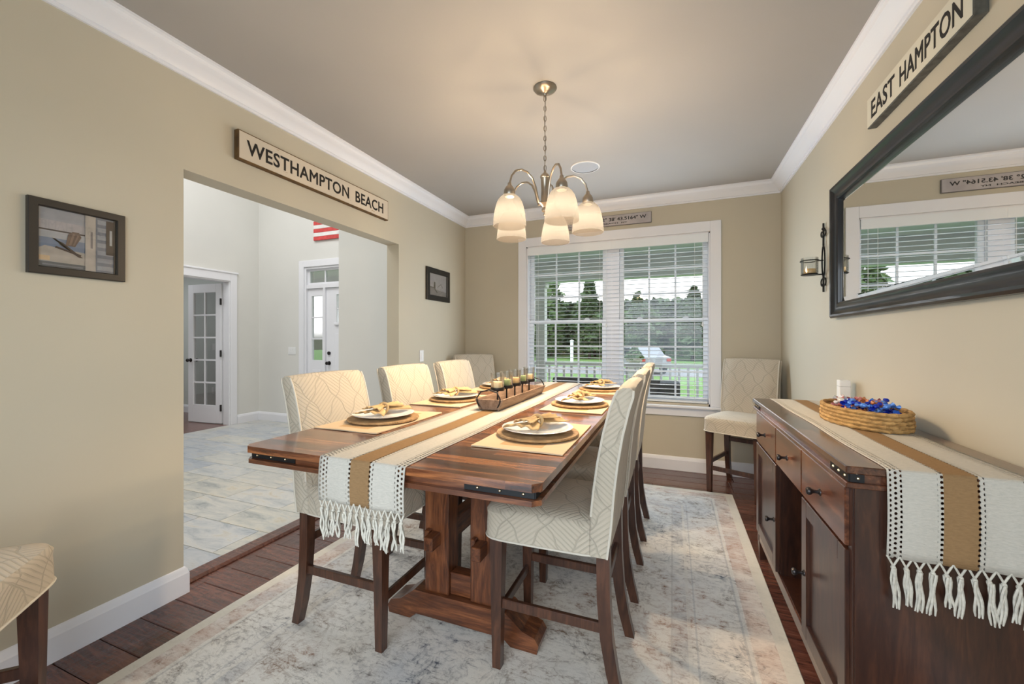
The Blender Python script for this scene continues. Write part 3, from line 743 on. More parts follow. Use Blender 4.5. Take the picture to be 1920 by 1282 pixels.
# ------------------------------------------------------------------ dining table
TX0, TX1, TY0, TY1, TZ = -1.365, -.305, .968, 3.37, .93
tc = (TX0+TX1)/2; ty = (TY0+TY1)/2
T = thing('dining_table', (tc, ty, RZ), 'long counter-height trestle dining table of reddish brown wood with black corner straps', 'table')
hx, hy, tz = (TX1-TX0)/2, (TY1-TY0)/2, TZ-RZ
def plate_poly(ix, ch): 
    a, b = hx-ix, hy-ix
    return [(-a+ch, -b), (a-ch, -b), (a, -b+ch), (a, b-ch), (a-ch, b), (-a+ch, b), (-a, b-ch), (-a, -b+ch)]
# top: three leaves so the seams are real
for a, b in ((-hy, -.62), (-.62, .62), (.62, hy)):
    m = MB(); ch = .022
    if a == -hy: poly = [(-hx+ch, a), (hx-ch, a), (hx, a+ch), (hx, b-.0012), (-hx, b-.0012), (-hx, a+ch)]
    elif b == hy: poly = [(-hx, a+.0012), (hx, a+.0012), (hx, b-ch), (hx-ch, b), (-hx+ch, b), (-hx, b-ch)]
    else: poly = [(-hx, a+.0012), (hx, a+.0012), (hx, b-.0012), (-hx, b-.0012)]
    m.prism(poly, 2, tz-.022, tz); m.build('top_leaf', M['tablewood'], T)
MB().prism(plate_poly(.020, .018), 2, tz-.044, tz-.022).build('apron_band', M['tablewood_x'], T)
MB().prism(plate_poly(.003, .02), 2, tz-.058, tz-.044).build('lower_rail', M['tablewood_x'], T)
for sx in (-1, 1):
    for sy in (-1, 1):
        m = MB(); X, Y = sx*(hx-.0198), sy*(hy-.0198)
        m.box(min(X, X-sx*.20), max(X, X-sx*.20), min(Y, Y+sy*.003), max(Y, Y+sy*.003), tz-.043, tz-.023)
        m.box(min(X, X+sx*.003), max(X, X+sx*.003), min(Y, Y-sy*.20), max(Y, Y-sy*.20), tz-.043, tz-.023)
        stp = m.build('corner_strap', M['black'], T)
        for q in (.03, .095, .16):
            MB().sphere((X-sx*q, Y+sy*.004, tz-.033), .0042, 8, 6).build('stud', M['brass'], stp)
            MB().sphere((X+sx*.004, Y-sy*q, tz-.033), .0042, 8, 6).build('stud', M['brass'], stp)
def trestle(y, sgn):
    bx = -.045
    p = [(-.365, 0), (-.372, .035), (-.355, .062), (-.30, .078), (-.225, .135), (.225, .135), (.30, .078), (.355, .062), (.372, .035), (.365, 0), (.25, 0), (.215, .028), (-.215, .028), (-.25, 0)]
    MB().prism([(a+bx, b) for a, b in p], 1, y-.06, y+.06).build('foot', M['tablewood_x'], T)
    for s in (-1, 1):
        xc = bx+s*.116
        MB().box(xc-.062, xc+.062, y-.045, y+.045, .135, tz-.115, .004, 1).build('post', M['tablewood_z'], T)
        # through tenon with wedge
        m = MB(); yo = y+sgn*.045
        m.box(xc-.022, xc+.022, min(yo, yo+sgn*.07), max(yo, yo+sgn*.07), .355, .415, .003, 1)
        m.box(xc-.045, xc-.022, min(yo, yo+sgn*.03), max(yo, yo+sgn*.03), .345, .425, .003, 1)
        m.build('tenon', M['tablewood_y'], T)
    MB().box(bx-.054, bx+.054, y-.03, y+.03, .136, .235, .003, 1).build('lower_block', M['tablewood_x'], T)
    MB().box(bx-.40, bx+.40, y-.055, y+.055, tz-.115, tz-.0585, .004, 1).build('top_bearer', M['tablewood_x'], T)
trestle(-.52, -1); trestle(.664, 1)
for s in (-1, 1):
    xc = -.045+s*.116; MB().box(xc-.035, xc+.035, -.475, .619, .34, .43, .004, 1).build('stretcher', M['tablewood_y'], T)

# ------------------------------------------------------------------ runners
def runner(name, xc, width, y_near, y_far, z, hang_n, hang_f, label, group, thick=.0022, seed=1, ntas=14, tas=.10):
    rd = random.Random(seed)
    t = thing(name, (xc, (y_near+y_far)/2, z), label, 'table runner', group)
    hyn = y_near-(y_near+y_far)/2; hyf = -hyn
    path = []; off = .004
    n = 9
    for k in range(n+1): path.append((hyn-off-.004*math.sin(PI*k/n)*(1 if hang_n > .03 else 0), -hang_n+(hang_n-.006)*k/n))
    path.append((hyn-off+.002, .0005)); path.append((hyn+.006, thick*.6+.0006))
    for k in range(1, 40): path.append((hyn+.006+(hyf-hyn-.012)*k/40, thick*.6+.0006))
    path.append((hyf-.006, thick*.6+.0006)); path.append((hyf+off-.002, .0005))
    for k in range(n+1): path.append((hyf+off, -.006-(hang_f-.006)*k/n))
    us = 21; P = []; D = [0.0]
    for i in range(1, len(path)): D.append(D[-1]+math.dist(path[i], path[i-1]))
    for i, (y, zz) in enumerate(path):
        row = []
        for j in range(us):
            u = j/(us-1); x = (u-.5)*width
            hang = min(1.0, max(0.0, -zz/.12))
            wob = .005*math.sin(u*9+seed)*hang
            row.append(Vector((x+.003*math.sin(D[i]*9+seed)*(1 if abs(y) < hyf-.02 else .3), y-(abs(wob) if y < 0 else -abs(wob)), zz)))
        P.append(row)
    bm = bmesh.new(); V = [[bm.verts.new(p) for p in r] for r in P]; uvl = bm.loops.layers.uv.new('UVMap')
    for i in range(len(V)-1):
        for j in range(us-1):
            f = bm.faces.new((V[i][j], V[i][j+1], V[i+1][j+1], V[i+1][j])); f.smooth = True
            for l, (a, b) in zip(f.loops, ((i, j), (i, j+1), (i+1, j+1), (i+1, j))): l[uvl].uv = (b/(us-1), D[a])
    bmesh.ops.recalc_face_normals(bm, faces=bm.faces[:])
    me = bpy.data.meshes.new('cloth'); bm.to_mesh(me); bm.free(); me.materials.append(M['runner'])
    o = bpy.data.objects.new('cloth', me); COL.objects.link(o); o.parent = t
    so = o.modifiers.new('thickness', 'SOLIDIFY'); so.thickness = thick; so.offset = 0
    # fringe
    for end, hang in (((-1), hang_n), (1, hang_f)):
        if hang < .05: continue
        y = (hyn-off-.003) if end < 0 else hyf+off+.003
        m = MB()
        for k in range(ntas):
            xk = (k+.5)/ntas*width-width/2; w2 = width/ntas
            for s in (-1, 1):
                m.tube([(xk-s*w2*.5, y, -hang+.006), (xk-s*w2*.25, y, -hang-.008), (xk, y, -hang-.022)], .0024, 6)
                m.tube([(xk, y, -hang-.020), (xk+s*w2*.28, y, -hang-.004), (xk+s*w2*.5, y, -hang+.004)], .0020, 6)
        m.build('knotted_net', M['fringe'], t)
        for k in range(ntas):
            xk = (k+.5)/ntas*width-width/2; tl2 = tas*rd.uniform(.75, 1.1); m = MB()
            m.sphere((xk, y, -hang-.025), .0062, 8, 6)
            dx = rd.uniform(-.010, .010)
            for q in range(4):
                ph = rd.uniform(0, 6); sp = (q-1.5)*.0028
                pts = []
                for i in range(8):
                    f = i/7; pts.append((xk+dx*f+sp*(.5+f)+.0028*math.sin(ph+f*7), y-end*-1*0+.0025*math.cos(ph+f*6)+end*(.004*(q % 2)), -hang-.025-tl2*f))
                m.tube(pts, [.0034, .0036, .0036, .0034, .0034, .0032, .0030, .0018], 5)
            m.build('tassel', M['fringe'], t, smooth=True)
    return t
runner('table_runner', -.858, .315, TY0, TY1, TZ, .132, .132, 'cream and tan striped openwork runner along the dining table', 'striped runners', seed=2, tas=.085)

# ------------------------------------------------------------------ chairs
def make_chair():
    c = thing('dining_chair', (0, 0, 0), '', 'chair')
    cov = M['cover']
    # seat cushion with skirt
    m = MB(); n = 24
    def ring(hx_, hy_, z, cx=.02, p=7.0, taper=.94):
        o = []
        for k in range(n*2):
            a = 2*PI*k/(n*2); ca, sa = math.cos(a), math.sin(a)
            x = hx_*abs(ca)**(2/p)*(1 if ca >= 0 else -1); y = hy_*abs(sa)**(2/p)*(1 if sa >= 0 else -1)
            y *= 1 + (taper-1)*(-x/hx_*.5+.5)
            o.append(Vector((cx+x, y, z)))
        return o
    def flare(rg, amp):
        return [Vector((v.x, v.y, v.z + amp*math.sin(i*.8))) for i, v in enumerate(rg)]
    m.grid([flare(ring(.238, .234, .518), .002), ring(.238, .233, .56), ring(.236, .231, .60), ring(.238, .233, .618), ring(.228, .222, .634), ring(.19, .185, .645), ring(.10, .10, .650)], closed_v=True)
    m.bm.faces.new([v for v in m.bm.verts][-n*2:])
    st = m.build('seat', cov, c, smooth=True)
    m = MB(); m.tube([p+Vector((0, 0, 0)) for p in ring(.2395, .2345, .519)], .004, 6, closed=True); m.build('hem', M['cream'], st, smooth=True)
    # back, leaning, slightly crowned
    m = MB(); rows = []
    prof = [(.520, -.192, .032), (.60, -.198, .037), (.66, -.203, .038), (.75, -.211, .037), (.85, -.224, .036), (.95, -.242, .035), (1.04, -.264, .034), (1.085, -.279, .033), (1.108, -.286, .027), (1.116, -.288, .014)]
    for z, xc, ht in prof:
        hw = .224 if z < 1.10 else .220
        rows.append([Vector((xc+px*ht, py*hw, z+(.006*(1-py*py) if z > 1.0 else 0))) for px, py in
                     ([(1, -1+.03), (1, -.6), (1, -.3), (1, 0), (1, .3), (1, .6), (1, .97), (.8, 1), (0, 1.0), (-.8, 1), (-1, .97), (-1, .6), (-1, .3), (-1, 0), (-1, -.3), (-1, -.6), (-1, -.97), (-.8, -1), (0, -1), (.8, -1)])])
    m.grid(rows, closed_v=True, cap=True)
    bk = m.build('backrest', cov, c, smooth=True, angle=50)
    for s in (-1, 1):
        m = MB(); m.tube([(xc+ht*.95, s*.2225, z) for z, xc, ht in prof[2:9]], .0045, 6); m.build('piping', M['cream'], bk, smooth=True)
        m = MB(); m.tube([(xc-ht*.95, s*.2225, z) for z, xc, ht in prof[0:9]], .0045, 6); m.build('piping', M['cream'], bk, smooth=True)
    wd = M['chairwood']
    for s in (-1, 1):
        MB().loft([(.205, s*.183, .0, .017, .017), (.205, s*.183, .25, .021, .021), (.203, s*.183, .54, .026, .026)]).build('leg', wd, c)
        MB().loft([(-.262, s*.180, .0, .019, .018), (-.237, s*.180, .10, .021, .019), (-.217, s*.180, .22, .022, .020), (-.207, s*.180, .36, .023, .021), (-.205, s*.180, .54, .023, .022)]).build('leg', wd, c)
        MB().box(-.200, .188, s*.183-.010, s*.183+.010, .235, .272, .003, 1).build('side_stretcher', wd, c)
    MB().box(.196, .214, -.165, .165, .185, .222, .003, 1).build('front_stretcher', wd, c)
    MB().box(-.215, -.197, -.162, .162, .365, .402, .003, 1).build('back_stretcher', wd, c)
    return c
chair0 = make_chair()
CH = [  # x, y, z, heading, label
    (-1.328, 1.565, RZ, 0, 'slipcovered counter chair on foyer side of table, at the end with the hanging runner fringe'),
    (-1.328, 2.205, RZ, 0, 'middle slipcovered counter chair on the foyer side of the table'),
    (-1.328, 2.825, RZ, 0, 'slipcovered counter chair on the foyer side of the table, at the window end'),
    (-.435, 1.665, RZ, PI, 'slipcovered counter chair on sideboard side of table, at the end with the hanging runner fringe'),
    (-.435, 2.275, RZ, PI, 'middle slipcovered counter chair on the sideboard side of the table'),
    (-.435, 2.93, RZ, PI, 'slipcovered counter chair on the sideboard side of the table, at the window end'),
    (.545, 3.985, 0, math.radians(245), 'spare slipcovered chair in the corner between window and sideboard'),
    (-1.90, 3.96, RZ, math.radians(-45), 'spare slipcovered chair in the corner behind the table, beside the foyer wall'),
    (-1.872, .372, RZ, math.radians(45), 'spare slipcovered chair by the wall under the beach chair picture'),
]
for i, (x, y, z, a, lb) in enumerate(CH):
    o = chair0 if i == 0 else copy_tree(chair0)
    o.location = (x, y, z); o.rotation_euler = (0, 0, a); o['label'] = lb; o['group'] = 'cream slipcovered counter chairs'; o['category'] = 'chair'

# ------------------------------------------------------------------ place settings
matm = NT('woven_placemat'); v = matm.tex(); x_, y_, z_ = matm.sep(v)
pt = matm.ma('MULTIPLY', matm.ma('LESS_THAN', matm.ma('ABSOLUTE', x_), .075), matm.ma('LESS_THAN', matm.ma('ABSOLUTE', y_), .19))
matm.set(Base_Color=matm.mix(pt, (.60, .45, .29), (.47, .30, .145)), Roughness=.95); matm.bump(matm.noise(matm.mp(v, (60, 400, 1)), 1, 2), .5, .003)
M['mat'] = matm.m
chm = NT('woven_charger'); v = chm.tex()
w1 = chm.wave(v, 36, 0, 0, typ='RINGS'); 
chm.set(Base_Color=chm.ramp(chm.noise(v, 30, 4), [(.3, (.25, .14, .055)), (.7, (.48, .30, .14))]), Roughness=.8); chm.bump(w1, .6, .003)
M['charger'] = chm.m
M['porcelain'] = plain('white_porcelain', (.78, .78, .77), .12, coat=.5)
nap = NT('gold_tan_napkin'); v = nap.tex(); nap.set(Base_Color=nap.ramp(nap.noise(v, 18, 3), [(.3, (.42, .27, .115)), (.7, (.58, .40, .20))]), Roughness=.85); nap.bump(nap.noise(v, 200, 2), .2, .002)
M['napkin'] = nap.m; M['ringm'] = plain('napkin_ring_metal', (.55, .44, .26), .35, .8)
mm = MB(); P = []
for i in range(9):
    P.append([Vector((-.158+.316*i/8, -.238+.476*j/14, .0)) for j in range(15)])
def matz(p): return .0004+.0012*(1+math.sin(p.x*31+p.y*17))*max(0, (abs(p.y)-.16)/.08)
top = [[Vector((p.x, p.y, .004+matz(p))) for p in r] for r in P]; bot = [[Vector((p.x, p.y, .0008+matz(p)*.5)) for p in r] for r in P]
mat0 = None
def build_mat():
    m = MB(); m.grid(top); m.grid(bot)
    edge = lambda G: G[0][:] + [r[-1] for r in G[1:]] + list(reversed(G[-1][:-1])) + [r[0] for r in reversed(G[1:-1])]
    m.grid([edge(bot), edge(top)], closed_v=True); return m
SET = [  # x, y, heading (0: diner on the left/foyer side)
    (-1.205, 1.50, 0, 'on foyer side of table, nearest the runner fringe'), (-1.205, 2.155, 0, 'in the middle of the table\'s foyer side'), (-1.205, 2.83, 0, 'on foyer side of table, at the window end'),
    (-.475, 1.475, PI, 'on sideboard side of table, nearest the runner fringe'), (-.475, 2.225, PI, 'in the middle of the table\'s sideboard side'), (-.475, 2.955, PI, 'on sideboard side of table, at the window end')]
src = {}
def fan(sgn, L_=.105, wide=.15, z0=.016):
    P = []
    for i in range(9):
        f = i/8; row = []
        for j in range(17):
            q = j/16-.5; w_ = .022+(wide-.022)*f**.8
            zz = z0+.022*(1-f)**1.2*(1-abs(q))+.010*(.25+.75*f)*abs(math.sin(q*PI*3.5+.6))+.012*f*(1-4*q*q)
            row.append(Vector((q*w_+sgn*.012*f, sgn*(.008+L_*f*(1-.35*q*q)), zz)))
        P.append(row)
    return P
for i, (x, y, a, where) in enumerate(SET):
    m_ = build_mat().build('placemat', M['mat'], loc=(x, y, TZ), rot=(0, 0, a)) if i == 0 else None
    if i == 0: src['mat'] = m_
    else: m_ = inst(src['mat'], None, (x, y, TZ), (0, 0, a))
    tag(m_, 'tan woven placemat '+where, 'placemat', 'woven placemats')
    zc = TZ+.0072
    if i == 0:
        c_ = MB().lathe([(0, 0), (.150, 0), (.155, .004), (.153, .009), (.14, .010), (0, .008)], 40).build('charger_plate', M['charger'], loc=(x, y, zc), smooth=True); src['ch'] = c_
    else: c_ = inst(src['ch'], None, (x, y, zc))
    tag(c_, 'round woven charger '+where, 'charger', 'woven chargers')
    zp = zc+.0105
    if i == 0:
        p_ = MB().lathe([(0, .002), (.07, .002), (.075, 0), (.08, .002), (.105, .009), (.132, .016), (.1335, .018), (.131, .019), (.105, .013), (.082, .0075), (0, .006)], 44).build('dinner_plate', M['porcelain'], loc=(x, y, zp), smooth=True, angle=60); src['pl'] = p_
    else: p_ = inst(src['pl'], None, (x, y, zp))
    tag(p_, 'white plate '+where, 'plate', 'white dinner plates')
    na = a+math.radians((8, -14, 10, -12, 6, -8)[i])
    if i == 0:
        t = thing('napkin', (x, y, zp+.004), 'x', 'napkin')
        for s in (-1, 1):
            o = MB().grid(fan(s)).build('fan_fold', M['napkin'], t, smooth=True); so = o.modifiers.new('thickness', 'SOLIDIFY'); so.thickness = .003
            o = MB().grid([[p+Vector((s*.004, 0, .012)) for p in r] for r in fan(s, .075, .085, .020)]).build('fan_fold', M['napkin'], t, smooth=True); so = o.modifiers.new('thickness', 'SOLIDIFY'); so.thickness = .003
        MB().tube([(.021*math.cos(k*PI/8), .003*math.sin(k*PI/4), .034+.021*math.sin(k*PI/8)) for k in range(16)], .006, 8, closed=True).build('napkin_ring', M['napkin'], t, smooth=True)
        src['nap'] = t
    else: t = copy_tree(src['nap'])
    t.location = (x, y, zp+.004); t.rotation_euler = (0, 0, na); tag(t, 'tan fanned napkin '+where, 'napkin', 'tan napkins')

# ------------------------------------------------------------------ candle tray
TB = (-.862, 2.245, TZ+.004)
traym = wood('weathered_tray_wood', (.13, .075, .045), (.24, .15, .095), (.38, .26, .18), (12, 1.4, 12), .7, 0, .2)
t = thing('candle_tray', TB, 'long rustic wooden trough tray with black wire handles on the runner', 'tray')
hl, hb, ht_, hh = .365, .052, .078, .056
m = MB(); m.box(-hb, hb, -hl+.02, hl-.02, 0, .008)
m.build('tray_base', traym, t)
for s in (-1, 1):
    MB().prism([(s*hb, 0), (s*(hb-.009), .006), (s*(ht_-.009), hh), (s*ht_, hh)], 1, -hl, hl).build('side_board', traym, t)
    MB().grid([[Vector((-hb+.002, s*(hl-.022), .002)), Vector((hb-.002, s*(hl-.022), .002)), Vector((hb-.002, s*(hl-.010), .002)), Vector((-hb+.002, s*(hl-.010), .002))],
               [Vector((-ht_+.004, s*(hl-.012), hh-.002)), Vector((ht_-.004, s*(hl-.012), hh-.002)), Vector((ht_-.004, s*hl, hh-.002)), Vector((-ht_+.004, s*hl, hh-.002))]], closed_v=True, cap=True).build('end_board', traym, t)
    yy = s*(hl+.006)
    MB().tube([(-.05, yy, .018), (-.062, yy, .04), (-.064, yy, .062), (-.045, yy-s*.006, .092), (0, yy-s*.010, .104), (.045, yy-s*.006, .092), (.064, yy, .062), (.062, yy, .04), (.05, yy, .018)], .0036, 7).build('handle', M['black'], t, smooth=True)
CC = {'cream': plain('cream_wax', (.78, .62, .38), .55), 'green': plain('sage_wax', (.30, .38, .17), .55), 'tan': plain('amber_wax', (.74, .50, .24), .55)}
names = ['cream', 'green', 'tan', 'green', 'cream']
csrc = None
for k in range(5):
    y = TB[1]-.255+.1275*k
    if csrc is None:
        csrc = thing('candle_holder', (TB[0], y, TZ+.0125), '', 'candle holder')
        MB().lathe([(0, 0), (.028, 0), (.028, .003), (.006, .006), (.0042, .02), (.0042, .072), (.010, .078), (.036, .080), (.038, .088), (.037, .097), (.034, .096), (.033, .084), (0, .083)], 20).build('stand', M['black'], csrc, smooth=True, angle=45)
        o = csrc
        MB().lathe([(.0, .0845), (.030, .0845), (.0345, .10), (.038, .172), (.0366, .172), (.0330, .10), (.028, .088), (0, .088)], 24).build('glass_cup', M['cupglass'], o, smooth=True)
    else: o = copy_tree(csrc)
    o.location = (TB[0], y, TZ+.0125)
    tag(o, ['black iron candle stand with glass cup, at the tray end facing the hanging runner fringe', 'black iron candle stand with glass cup, second along the tray from the fringe end', 'black iron candle stand with glass cup, in the middle of the wooden tray', 'black iron candle stand with glass cup, second along the tray from the window end', 'black iron candle stand with glass cup, at the tray end facing the window'][k], 'candle holder', 'candle stands in the tray')
    cn = thing('votive_candle', (TB[0], y, TZ+.0125+.0885), ['pale cream candle in the glass cup facing the fringe end', 'sage green candle in the second glass cup from the fringe end', 'amber candle in the middle glass cup', 'sage green candle in the second glass cup from the window', 'pale cream candle in the glass cup nearest the window'][k], 'candle', 'votive candles in the tray')
    MB().lathe([(0, 0), (.025, 0), (.026, .002), (.026, .036), (.024, .039), (.010, .037), (0, .036)], 18).build('wax', CC[names[k]], cn, smooth=True, angle=50)
    MB().tube([(0, 0, .036), (.001, 0, .047)], .001, 5).build('wick', M['black'], cn)

# ------------------------------------------------------------------ sideboard
SX0, SX1, SY0, SY1, SZ = .452, .903, 1.412, 2.85, .937
sb = thing('sideboard', (SX0, SY0, 0), 'dark brown wooden sideboard with three drawers, two panel doors and open middle', 'sideboard')
D_, L_s = SX1-SX0, SY1-SY0
MB().box(0, D_, 0, L_s, SZ-.022, SZ, .003, 1).build('top', M['sbtop'], sb)
m = MB(); m.box(.012, D_, .012, L_s-.012, SZ-.047, SZ-.022); m.build('apron_band', M['sbwood'], sb)
MB().box(.002, D_, .002, L_s-.002, SZ-.062, SZ-.047, .002, 1).build('lower_moulding', M['sbwood'], sb)
for yy, s in ((.012, 1), (L_s-.012, -1)):
    m = MB(); m.box(.0085, .012, min(yy, yy+s*.14), max(yy, yy+s*.14), SZ-.046, SZ-.023); m.box(.012, .045, min(yy, yy-s*.0035), max(yy, yy-s*.0035), SZ-.046, SZ-.023)
    st = m.build('corner_strap', M['black'], sb)
    for q in (.02, .065, .11):
        MB().sphere((.0078, yy+s*q, SZ-.0345), .0042, 8, 6).build('stud', M['brass'], st)
    MB().sphere((.030, yy-s*.0042, SZ-.0345), .0042, 8, 6).build('stud', M['brass'], st)
F = .030                                            # front face x of the carcass
yA, yB, yC, yD = .032, .478, .905, L_s-.032         # bay limits
zt = SZ-.062; zr = .160
# carcass
m = MB()
for y0, y1 in ((yA-.008, yA+.022), (yB-.012, yB+.012), (yC-.012, yC+.012), (yD-.022, yD+.008)): m.box(F+.001, D_-.004, y0, y1, zr-.055, zt)
m.box(D_-.012, D_-.004, yA, yD, zr-.055, zt); m.box(F+.001, D_-.012, yA, yD, zr-.055, zr); m.box(F+.001, D_-.012, yA, yD, .672, .690); m.box(F+.001, D_-.012, yA, yD, zt-.014, zt)
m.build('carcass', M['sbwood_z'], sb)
MB().box(F-.006, F+.016, yA+.03, yD-.03, zr-.055, zr-.004, .002, 1).build('bottom_rail', M['sbwood'], sb)
for y in (yA-.008, yD-.042):
    for x in (F-.008, D_-.055): MB().loft([(x+.025, y+.025, 0, .020, .020), (x+.025, y+.025, zr-.055, .025, .025)]).build('foot', M['sbwood_z'], sb)
m = MB(); m.box(F-.008, F+.04, yA-.008, yA+.022, zr-.055, zt, .002, 1); m.box(F-.008, F+.04, yD-.022, yD+.008, zr-.055, zt, .002, 1); m.build('corner_stile', M['sbwood_z'], sb)
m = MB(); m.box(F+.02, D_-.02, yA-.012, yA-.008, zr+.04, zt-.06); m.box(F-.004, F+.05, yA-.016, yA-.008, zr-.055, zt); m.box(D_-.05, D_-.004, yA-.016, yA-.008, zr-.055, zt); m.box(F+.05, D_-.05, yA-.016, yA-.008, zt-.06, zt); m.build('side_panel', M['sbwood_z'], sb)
def knob(parent, y, z, x=F-.018):
    k = MB().lathe([(0, 0), (.012, 0), (.011, .003), (.006, .006), (.0055, .018), (.009, .024), (.013, .028), (.0135, .034), (.010, .039), (0, .040)], 14)
    k.xf(Matrix.Translation((x, y, z)) @ Matrix.Rotation(-PI/2, 4, 'Y')).build('knob', M['darkmetal'], parent, smooth=True)
for y0, y1 in ((yA+.014, yB-.004), (yB+.004, yC-.004), (yC+.004, yD-.014)):
    dr = MB().box(F-.018, F+.002, y0, y1, .694, zt-.010, .003, 1).build('drawer', M['sbwood'], sb)
    knob(dr, (y0+y1)/2, .775)
for y0, y1, ky in ((yA+.014, yB-.002, yB-.036), (yC+.002, yD-.014, yC+.036)):
    do = thing('door', (0, 0, 0)); do.parent = sb
    fw = .058; z0, z1 = zr+.004, .684; m = MB()
    m.box(F-.018, F+.002, y0, y0+fw, z0, z1, .002, 1); m.box(F-.018, F+.002, y1-fw, y1, z0, z1, .002, 1); m.box(F-.0179, F+.002, y0+fw, y1-fw, z0, z0+fw, .002, 1); m.box(F-.0179, F+.002, y0+fw, y1-fw, z1-fw, z1, .002, 1)
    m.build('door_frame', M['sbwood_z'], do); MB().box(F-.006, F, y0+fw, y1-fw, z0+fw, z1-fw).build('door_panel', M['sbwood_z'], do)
    knob(do, ky, .405)
runner('sideboard_runner', .690, .300, SY0, SY1, SZ, .235, .02, 'cream and tan striped openwork runner along the sideboard', 'striped runners', seed=6, ntas=11, tas=.105)

# basket of sweets
bk = thing('basket', (.742, 2.135, SZ+.0035), 'oval coiled seagrass basket full of wrapped candies on the sideboard', 'basket', rz=math.radians(8))
ropem = NT('seagrass_rope'); v = ropem.tex()
ropem.set(Base_Color=ropem.ramp(ropem.noise(ropem.mp(v, (30, 30, 90)), 1, 4), [(.3, (.26, .145, .045)), (.7, (.52, .32, .12))]), Roughness=.85); ropem.bump(ropem.noise(v, 90, 3), .8, .006)
ax, ay = .120, .205; nseg = 72
for k in range(5):
    rr = .0085; g = 1+.01*math.sin(k*1.3); pts = []
    m = MB()
    for i in range(nseg):
        a = 2*PI*i/nseg; bu = 1+.010*math.sin(i*2*PI/3+k*2.1)
        pts.append((ax*g*bu*math.cos(a), ay*g*bu*math.sin(a), .009+k*.0145))
    m.tube(pts, [rr*(1+.16*math.sin(i*2*PI/3+k*2.1)) for i in range(nseg)], 7, closed=True); m.build('coil', ropem.m, bk, smooth=True)
MB().lathe([(0, .002), (.99, .002), (.99, .012), (0, .012)], 40, sx=ax, sy=ay).build('basket_floor', ropem.m, bk)
cm = {}
for nm, c in (('blue', (.01, .035, .42)), ('light_blue', (.10, .26, .72)), ('pink', (.55, .20, .20)), ('orange', (.62, .26, .11)), ('white', (.75, .72, .70))):
    cm[nm] = plain(nm+'_foil', c, .22, .35)
def candy_mesh():
    m = MB(); m.sphere((0, 0, 0), .011, 10, 8, (1.25, 1, .85))
    for s in (-1, 1):
        P = []
        for i in range(4):
            f = i/3; P.append([Vector((s*(.012+.013*f), (.002+.009*f)*math.cos(2*PI*j/10), (.002+.006*f+.002*f*(j % 2))*math.sin(2*PI*j/10))) for j in range(10)])
        m.grid(P, closed_v=True)
    return m
cmesh = {k: candy_mesh().mesh('wrapped_candy', v, True, 60) for k, v in cm.items()}
rd = random.Random(21); placed = []
for layer in range(3):
    tries = 0
    while tries < 420:
        tries += 1
        a = rd.uniform(0, 2*PI); q = math.sqrt(rd.random())*(.74 if layer < 2 else .62)
        x, y = ax*q*math.cos(a), ay*q*math.sin(a); z = .036+.021*layer+(.010 if layer == 2 else 0)
        if all((x-p[0])**2+(y-p[1])**2+(z-p[2])**2 > .027**2 for p in placed): placed.append((x, y, z))
ca, sa = math.cos(bk.rotation_euler.z), math.sin(bk.rotation_euler.z)
for x, y, z in placed:
    side = y < .03 if True else 0
    k = rd.choice(['blue', 'blue', 'blue', 'light_blue', 'light_blue', 'orange'] if y < .015 else ['pink', 'orange', 'pink', 'white', 'pink'])
    o = bpy.data.objects.new('wrapped_candy', cmesh[k]); COL.objects.link(o)
    o.location = (bk.location.x+x*ca-y*sa, bk.location.y+x*sa+y*ca, bk.location.z+z); o.rotation_euler = (rd.uniform(-.5, .5), rd.uniform(-.5, .5), rd.uniform(0, 6))
    tag(o, k.replace('_', ' ')+' foil wrapped candy in the oval basket', 'candy', k.replace('_', ' ')+' candies in the basket')
m = MB(); m.box(-.025, .025, -.028, .028, 0, .132, .004, 2)
t = thing('white_box', (.872, 2.755, SZ+.0005), 'slim white upright box against the wall on the sideboard', 'box', rz=math.radians(-4))
m.build('body', M['whitep'], t); MB().box(-.0255, .0255, -.0285, .0285, .098, .100).build('lid_seam', plain('seam_grey', (.45, .45, .44), .5), t)

# ------------------------------------------------------------------ mirror
MY0, MY1, MZ0, MZ1 = 1.21, 3.02, 1.42, 2.205
mr = thing('wall_mirror', (R, (MY0+MY1)/2, MZ0), 'wide mirror in a glossy black frame above the sideboard', 'mirror')
hl, hh = (MY1-MY0)/2, MZ1-MZ0
frm = plain('gloss_black_frame', (.007, .008, .011), .32, coat=.35, spec=.35)
prof = [(0, 0), (0, .030), (.010, .038), (.020, .036), (.030, .028), (.050, .020), (.068, .020), (.078, .024), (.088, .020), (.092, .008), (.092, 0)]   # (inward, out of wall)
P = []
for (cy, cz, sy, sz) in ((-hl, 0, 1, 1), (hl, 0, -1, 1), (hl, hh, -1, -1), (-hl, hh, 1, -1)):
    P.append([Vector((-o_-.001, cy+sy*i_, cz+sz*i_)) for i_, o_ in prof])
MB().grid(P, closed_u=True, closed_v=True).build('frame', frm, mr, smooth=True, angle=25)
m = MB(); bv = .028; a, b, c, d_ = -hl+.088, hl-.088, .088, hh-.088
m.grid([[Vector((-.0075, a+bv, c+bv)), Vector((-.0075, b-bv, c+bv))], [Vector((-.0075, a+bv, d_-bv)), Vector((-.0075, b-bv, d_-bv))]])
O = [(a, c), (b, c), (b, d_), (a, d_)]; I = [(a+bv, c+bv), (b-bv, c+bv), (b-bv, d_-bv), (a+bv, d_-bv)]
for k in range(4):
    q = (k+1) % 4
    m.quad([Vector((-.0035, *O[k])), Vector((-.0035, *O[q])), Vector((-.0075, *I[q])), Vector((-.0075, *I[k]))])
m.build('mirror_glass', M['mirror'], mr)

